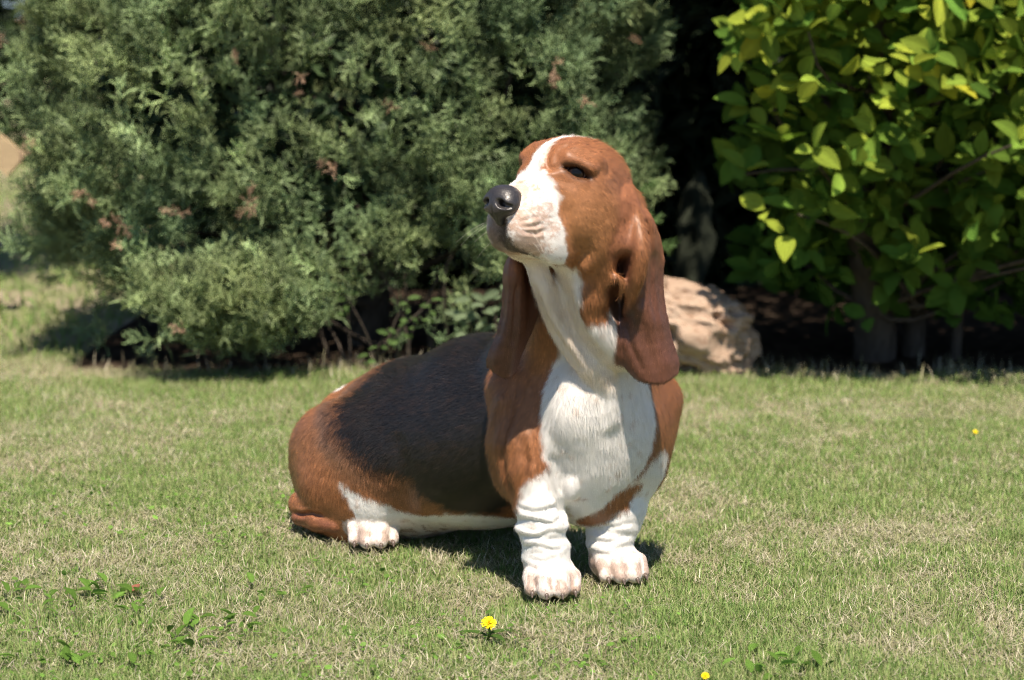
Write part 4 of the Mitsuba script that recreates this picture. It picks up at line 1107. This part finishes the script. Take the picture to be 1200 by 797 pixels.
def hedge(key, x0, x1, y0, y1, z1, count, size, col, label):
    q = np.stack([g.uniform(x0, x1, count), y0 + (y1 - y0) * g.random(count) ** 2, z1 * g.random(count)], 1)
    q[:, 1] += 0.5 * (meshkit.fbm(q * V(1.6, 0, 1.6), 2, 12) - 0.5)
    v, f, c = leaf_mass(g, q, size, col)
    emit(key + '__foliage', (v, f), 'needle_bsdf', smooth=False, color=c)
    tag(key + '__foliage', kind='stuff')
    emit(key + '__trunk', merge([branch(V(x, (y0 + y1) / 2 + 0.1, -0.05), V(x + g.normal(0, 0.1), (y0 + y1) / 2 + 0.1, z1 * 0.8), 0.04, 0.015, g) for x in np.arange(x0 + 0.3, x1, 0.7)]), 'bark_bsdf', smooth=True)
    tag(key, label, 'hedge')


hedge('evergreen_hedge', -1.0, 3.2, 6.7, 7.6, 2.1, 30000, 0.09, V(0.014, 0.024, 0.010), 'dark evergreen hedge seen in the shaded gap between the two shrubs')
hedge('evergreen_hedge_001', -6.0, -1.6, 13.0, 14.2, 2.6, 14000, 0.09, V(0.030, 0.050, 0.018), 'distant dark hedge at the left edge beyond the lawn')
# the dark conifer behind the juniper's left shoulder
q = V(-2.32, 8.2, 0.95) + unit(g.normal(0, 1, (420, 3))) * V(0.52, 0.50, 0.70) * g.uniform(0.6, 1.05, (420, 1))
q = q[q[:, 2] > 0.34]
dd = unit(q - V(-2.32, 8.2, 0.6) + g.normal(0, 0.25, q.shape))
cv, cf, cc = place_many(SPRAYS, q, frames(dd, g), g.uniform(1.2, 2.0, len(q)), V(0.035, 0.055, 0.026) * np.exp(g.normal(0, 0.25, (len(q), 1))), g)
emit('conifer_bush__foliage', (cv, cf), 'needle_bsdf', smooth=False, color=cc)
emit('conifer_bush__trunk', branch(V(-2.35, 8.2, -0.03), V(-2.35, 8.2, 1.3), 0.05, 0.015, g), 'bark_bsdf', smooth=True)
tag('conifer_bush__foliage', kind='stuff')
tag('conifer_bush', 'dark conifer showing behind the top left shoulder of the juniper', 'shrub')
# tree left of the picture: only its shade on the far lawn shows
q = V(-2.25, 6.2, 2.5) + unit(g.normal(0, 1, (9000, 3))) * V(1.0, 1.15, 0.75) * g.uniform(0.3, 1.0, (9000, 1)) ** 0.5
q = q[meshkit.fbm(q * 1.9, 2, 19) > 0.40]
v, f, c = leaf_mass(g, q, 0.065, V(0.05, 0.085, 0.025))
emit('garden_tree__crown', (v, f), 'needle_bsdf', smooth=False, color=c)
emit('garden_tree__trunk', merge([branch(V(-2.75, 6.2, -0.05), V(-2.35, 6.2, 2.2), 0.07, 0.04, g)] + [branch(V(-2.37, 6.2, g.uniform(1.5, 2.1)), q[g.integers(0, len(q))], 0.025, 0.006, g, 0.08) for _ in range(14)]), 'bark_bsdf', smooth=True)
tag('garden_tree__crown', kind='stuff')
tag('garden_tree', 'garden tree left of the picture that shades the far lawn', 'tree')


# --- the limestone boulder
def boulder():
    m = trimesh.creation.icosphere(5, 1.0)
    d = np.array(m.vertices)
    e = np.sign(d) * np.abs(d) ** 0.72
    s = 1 + 0.42 * (meshkit.fbm(d * 1.7 + 3, 3, 71) - 0.5) + 0.20 * (meshkit.fbm(d * 5 + 1, 3, 72) - 0.5)
    pits = np.clip(0.45 - meshkit.fbm(d * 3.1 + 8, 2, 73), 0, 1)
    ledge = 0.022 * np.abs(np.sin(d[:, 2] * 5 + 7 * meshkit.fbm(d * 2, 2, 74)))
    s = s - 1.2 * pits - ledge - 0.11 * (meshkit.fbm(d * 13, 3, 75) - 0.5)
    v = e * s[:, None] * V(0.158, 0.15, 0.112) + V(0.395, 5.03, 0.076)
    v[:, 2] += 0.20 * (0.405 - v[:, 0])
    return v, np.array(m.faces), pits


def stone_colour(p, n, uv):
    a, b = fbm(p.x * 30, p.y * 30, p.z * 30, 3), fbm(p.x * 110, p.y * 110, p.z * 110, 2)
    c = mix([0.26, 0.175, 0.12], [0.40, 0.31, 0.24], a)
    return mix(c, [0.20, 0.12, 0.08], smoothstep(0.5, 0.75, b) * 0.7)


scene['stone_bsdf'] = {'type': 'diffuse', 'reflectance': proc(stone_colour)}
bv, bf_, _ = boulder()
emit('boulder', (bv, bf_), 'stone_bsdf', smooth=True)
tag('boulder', 'pale pitted limestone rock on the ground between the two shrubs', 'rock')

# --- mossy stump in the dark gap
t = np.linspace(0, 1, 9)[:, None]
sv, sf = tube(V(0.50, 6.25, -0.03) * (1 - t) + V(0.53, 6.28, 0.36) * t, [0.044, 0.042, 0.045, 0.050, 0.052, 0.048, 0.044, 0.034, 0.01], 18)
sv = sv + (meshkit.noise(sv * 30, 3)[:, None] - 0.5) * V(0.06, 0.06, 0.05)


def moss_colour(p, n, uv):
    a = fbm(p.x * 40, p.y * 40, p.z * 40, 3)
    return mix([0.022, 0.027, 0.020], [0.050, 0.058, 0.042], a)


scene['moss_bsdf'] = {'type': 'twosided', 'b': {'type': 'diffuse', 'reflectance': proc(moss_colour)}}
emit('tree_stump', (sv, sf), 'moss_bsdf', smooth=True)
tag('tree_stump', 'dim grey-green mossy stump deep in the gap above the rock', 'stump')

# --- weathered board at the left edge
bm = trimesh.creation.box((0.20, 0.03, 0.075))
bm = bm.subdivide().subdivide()
bmv = np.array(bm.vertices)
bmv = bmv @ np.array(T().rotate([0, 1, 0], 40).matrix, float)[:3, :3].T + V(-1.4017, 5.9500, 0.4651)


def board_colour(p, n, uv):
    return mix([0.30, 0.23, 0.15], [0.46, 0.36, 0.22], fbm(p.x * 14, p.y * 14, p.z * 60, 3))


scene['board_bsdf'] = {'type': 'diffuse', 'reflectance': proc(board_colour)}
emit('wooden_board__plank', (bmv, np.array(bm.faces)), 'board_bsdf', smooth=False)
pl = V(-1.4017, 5.9500, 0.4651)
emit('wooden_board__post', tube(np.array([[pl[0] - 0.20, pl[1] + 0.05, -0.02], [pl[0] - 0.20, pl[1] + 0.05, pl[2] + 0.10]]), [0.03, 0.028], 10), 'board_bsdf', smooth=True)
tag('wooden_board', 'pale sloping wooden board at the left edge beside the juniper', 'board')

# --- young broad-leaved shoots at the juniper's foot
g = np.random.default_rng(19)


def shoot(key, base, tips, size, col, label):
    stems = [branch(base, t_, 0.003, 0.0014, g, 0.01) for t_ in tips]
    emit(key + '__stem', merge(stems), 'bark_bsdf', smooth=True)
    k = 0
    for t_ in tips:
        for j in range(5):
            th = 2.4 * j + g.random()
            xd = unit(V(np.cos(th), np.sin(th) * 0.7 - 0.3, g.uniform(-0.5, 0.5)))
            zd = unit(V(0, -0.6, 0.7) + g.normal(0, 0.25, 3))
            yd = unit(np.cross(zd, xd))
            v, f = LEAVES[g.integers(0, 4)]
            v = (v * V(1, 0.75, 1) * size * g.uniform(0.7, 1.1)) @ np.stack([xd, yd, np.cross(xd, yd)]) + t_ - V(0, 0, 0.012 * j)
            emit(key + '__leaf' + ('_%03d' % k if k else ''), (v, f), 'leaf_bsdf', smooth=True, color=np.tile(np.clip(col * np.exp(g.normal(0, 0.15)), 0, 0.8), (len(v), 1)))
            k += 1
    tag(key, label, 'plant')


shoot('broadleaf_shoot', V(-0.0590, 5.0559, 0.0000), [V(-0.0907, 4.8800, 0.1789), V(-0.0603, 4.8600, 0.1680), V(-0.0263, 4.8600, 0.2002), V(-0.0339, 4.8500, 0.1256), V(-0.1041, 4.8800, 0.1408)], 0.62, V(0.15, 0.20, 0.115), 'young shoot with pale grey-green leaves beside the hanging ear on the left')
shoot('broadleaf_shoot_001', V(-0.3090, 4.9637, 0.0000), [V(-0.3219, 4.9300, 0.0477), V(-0.2775, 4.9300, 0.0960), V(-0.2295, 4.9300, 0.1211), V(-0.2330, 4.9300, 0.1635), V(-0.1811, 4.9200, 0.1608), V(-0.3716, 4.9200, 0.1743)], 0.40, V(0.09, 0.15, 0.05), "small green leafy twigs under the juniper above the dog's back")

# --- weeds, dandelions and a fallen leaf in the lawn
g = np.random.default_rng(55)


def weed(key, c, nleaf, size, label):
    for j in range(nleaf):
        th = 2.399 * j + g.normal(0, 0.3)
        el = g.uniform(0.1, 0.9)
        xd = V(np.cos(th) * np.cos(el), np.sin(th) * np.cos(el), np.sin(el))
        zd = unit(V(-np.cos(th) * np.sin(el), -np.sin(th) * np.sin(el), np.cos(el)) + g.normal(0, 0.2, 3))
        yd = unit(np.cross(zd, xd))
        v, f = LEAVES[g.integers(0, 4)]
        v = (v * V(1, 0.8, 1.4) * size * g.uniform(0.45, 1.0)) @ np.stack([xd, yd, np.cross(xd, yd)]) + c + V(g.normal(0, 0.028), g.normal(0, 0.028), 0.006)
        col = V(0.11, 0.205, 0.040) * np.exp(g.normal(0, 0.2))
        emit(key + '__leaf' + ('_%03d' % j if j else ''), (v, f), 'leaf_bsdf', smooth=True, color=np.tile(np.clip(col, 0, 0.8), (len(v), 1)))
    tag(key, label, 'weed')


for i, (c, n_, sz, lab) in enumerate((
        (V(-0.5426, 2.9061, 0.0000), 9, 0.55, 'leafy green weed beside the small reddish leaf at lower left'), (V(-0.3558, 2.7423, 0.0000), 10, 0.55, 'broad-leaved weed in the lawn below the hind paw, largest of the weeds'),
        (V(-0.4177, 2.6363, 0.0000), 8, 0.50, 'low green weed in the lawn below and left of the largest weed'), (V(-0.5542, 2.5990, -0.0000), 8, 0.48, 'leafy weed near the bottom left corner of the lawn'),
        (V(-0.6745, 2.9061, 0.0000), 7, 0.50, 'weed cut by the left edge of the picture'), (V(-0.5984, 2.8701, 0.0000), 7, 0.42, 'small weed right of the one at the left edge'),
        (V(-0.3134, 2.9199, 0.0000), 7, 0.42, 'small weed with upright leaves right of and above the largest weed'), (V(-0.4885, 2.8091, 0.0000), 6, 0.36, 'tiny weed just below the leafy weed with the reddish leaf'),
        (V(0.2866, 2.5628, 0.0000), 5, 0.42, 'small weed with two pale leaves near the bottom edge, right of the dog'), (V(0.3520, 2.5736, 0.0000), 5, 0.45, 'second small weed at the bottom edge, furthest right'))):
    weed('lawn_weed' + ('_%03d' % i if i else ''), c, int(n_ * 1.7), sz * 0.75, lab)

scene['petal_bsdf'] = {'type': 'twosided', 'b': {'type': 'diffuse', 'reflectance': {'type': 'rgb', 'value': [0.80, 0.62, 0.02]}}}
scene['stem_bsdf'] = {'type': 'twosided', 'b': {'type': 'diffuse', 'reflectance': {'type': 'rgb', 'value': [0.10, 0.15, 0.04]}}}


TILT = np.array(T().rotate([1, 0, 0], 38).matrix, float)[:3, :3]


def dandelion(key, c, hgt, r, label, nleaf=0):
    top = c + V(0.002, -0.004, hgt)
    ms = []
    for ring, (n_, el, L) in enumerate(((26, 0.25, 1.0), (24, 0.55, 0.9), (18, 0.9, 0.72), (12, 1.25, 0.5))):
        for j in range(n_):
            th = 6.283 * j / n_ + ring * 0.3 + g.normal(0, 0.06)
            e = el + g.normal(0, 0.1)
            d = TILT @ V(np.cos(th) * np.cos(e), np.sin(th) * np.cos(e), np.sin(e))
            s = TILT @ V(-np.sin(th), np.cos(th), 0) * r * 0.085
            b0, b1 = top + d * r * 0.12, top + d * r * L - V(0, 0, 0.04 * r)
            m0 = (b0 + b1) / 2 + V(0, 0, 0.05 * r)
            ms.append((np.stack([b0 - s * 0.5, b0 + s * 0.5, m0 - s, m0 + s, b1 - s * 0.8, b1 + s * 0.8]), np.array([[0, 1, 3], [0, 3, 2], [2, 3, 5], [2, 5, 4]])))
    emit(key + '__flower', merge(ms), 'petal_bsdf', smooth=False)
    cup = trimesh.creation.icosphere(2, r * 0.42)
    emit(key + '__calyx', (np.array(cup.vertices) * V(1, 1, 0.9) + top - V(0, 0, r * 0.35), np.array(cup.faces)), 'stem_bsdf')
    emit(key + '__stem', branch(c - V(0, 0, 0.012), top - V(0, 0, r * 0.4), 0.0018, 0.0016, g, 0.003), 'stem_bsdf', smooth=True)
    for j in range(nleaf):
        th = 2.4 * j + 0.5
        xd = unit(V(np.cos(th), np.sin(th), 0.25))
        yd = unit(np.cross(UPV, xd))
        v, f = LEAVES[1]
        v = (v * V(1, 0.5, 1) * 0.55) @ np.stack([xd, yd, np.cross(xd, yd)]) + c
        emit(key + '__leaf' + ('_%03d' % j if j else ''), (v, f), 'leaf_bsdf', smooth=True, color=np.tile(V(0.07, 0.13, 0.03), (len(v), 1)))
    tag(key, label, 'flower')


dandelion('dandelion', V(-0.0311, 2.7140, 0.0000), 0.017, 0.0100, 'yellow dandelion flower in the grass in front of the dog', 3)
dandelion('dandelion_001', V(0.2240, 2.5205, 0.0000), 0.006, 0.0050, 'small half-hidden yellow flower at the bottom edge right of the dandelion')
dandelion('dandelion_002', V(0.8678, 4.1049, 0.0000), 0.010, 0.0048, 'tiny orange-yellow flower far out on the lawn at the right')
lv0, lf0 = leaf(0.024, 0.013, 0.5, -0.25)
emit('fallen_leaf', (lv0 @ np.array(T().rotate([0, 0, 1], 70).matrix, float)[:3, :3].T + V(-0.5135, 2.9107, 0.0000) + V(0, 0, 0.006), lf0), 'leaf_bsdf', smooth=True, color=np.tile(V(0.30, 0.13, 0.085), (len(lv0), 1)))
tag('fallen_leaf', 'small curled reddish leaf lying in the grass at lower left', 'leaf')

# clover and other small round leaves in the turf
g = np.random.default_rng(66)
x, y = scatter(g, 5200, 2.3, 4.2)
keep = (meshkit.fbm(np.stack([x * 2.3, y * 2.3, 0 * x], 1), 2, 91) + 0.25 * np.clip(2.9 - y, 0, 1) > 0.60)
x, y = x[keep], y[keep]
n = len(x)
t = np.linspace(0, 2 * np.pi, 8)[:-1]
d = unit(g.normal(0, 0.35, (n, 3)) + UPV)
R = frames(d, g)
r = g.uniform(0.0025, 0.0055, n)
ring = (R[:, None, 0] * np.cos(t)[None, :, None] + R[:, None, 1] * np.sin(t)[None, :, None] * 0.7) * r[:, None, None]
c = np.stack([x, y, bump(x, y) - 0.012 + g.uniform(0.006, 0.018, n)], 1)
v = np.concatenate([c[:, None], c[:, None] + ring + d[:, None] * (0.15 * r)[:, None, None]], 1).reshape(-1, 3)
f = np.concatenate([np.arange(n)[:, None] * 8 + [0, 1 + j, 1 + (j + 1) % 7] for j in range(7)])
cc = np.repeat(V(0.12, 0.225, 0.045) * np.exp(g.normal(0, 0.25, (n, 1))), 8, 0)
emit('clover', (v, f), 'grass_bsdf', smooth=True, color=np.clip(cc, 0.003, 0.8))
tag('clover', 'small round clover leaves scattered through the turf', 'clover', kind='stuff')


build_dog(0.0024, 330000)
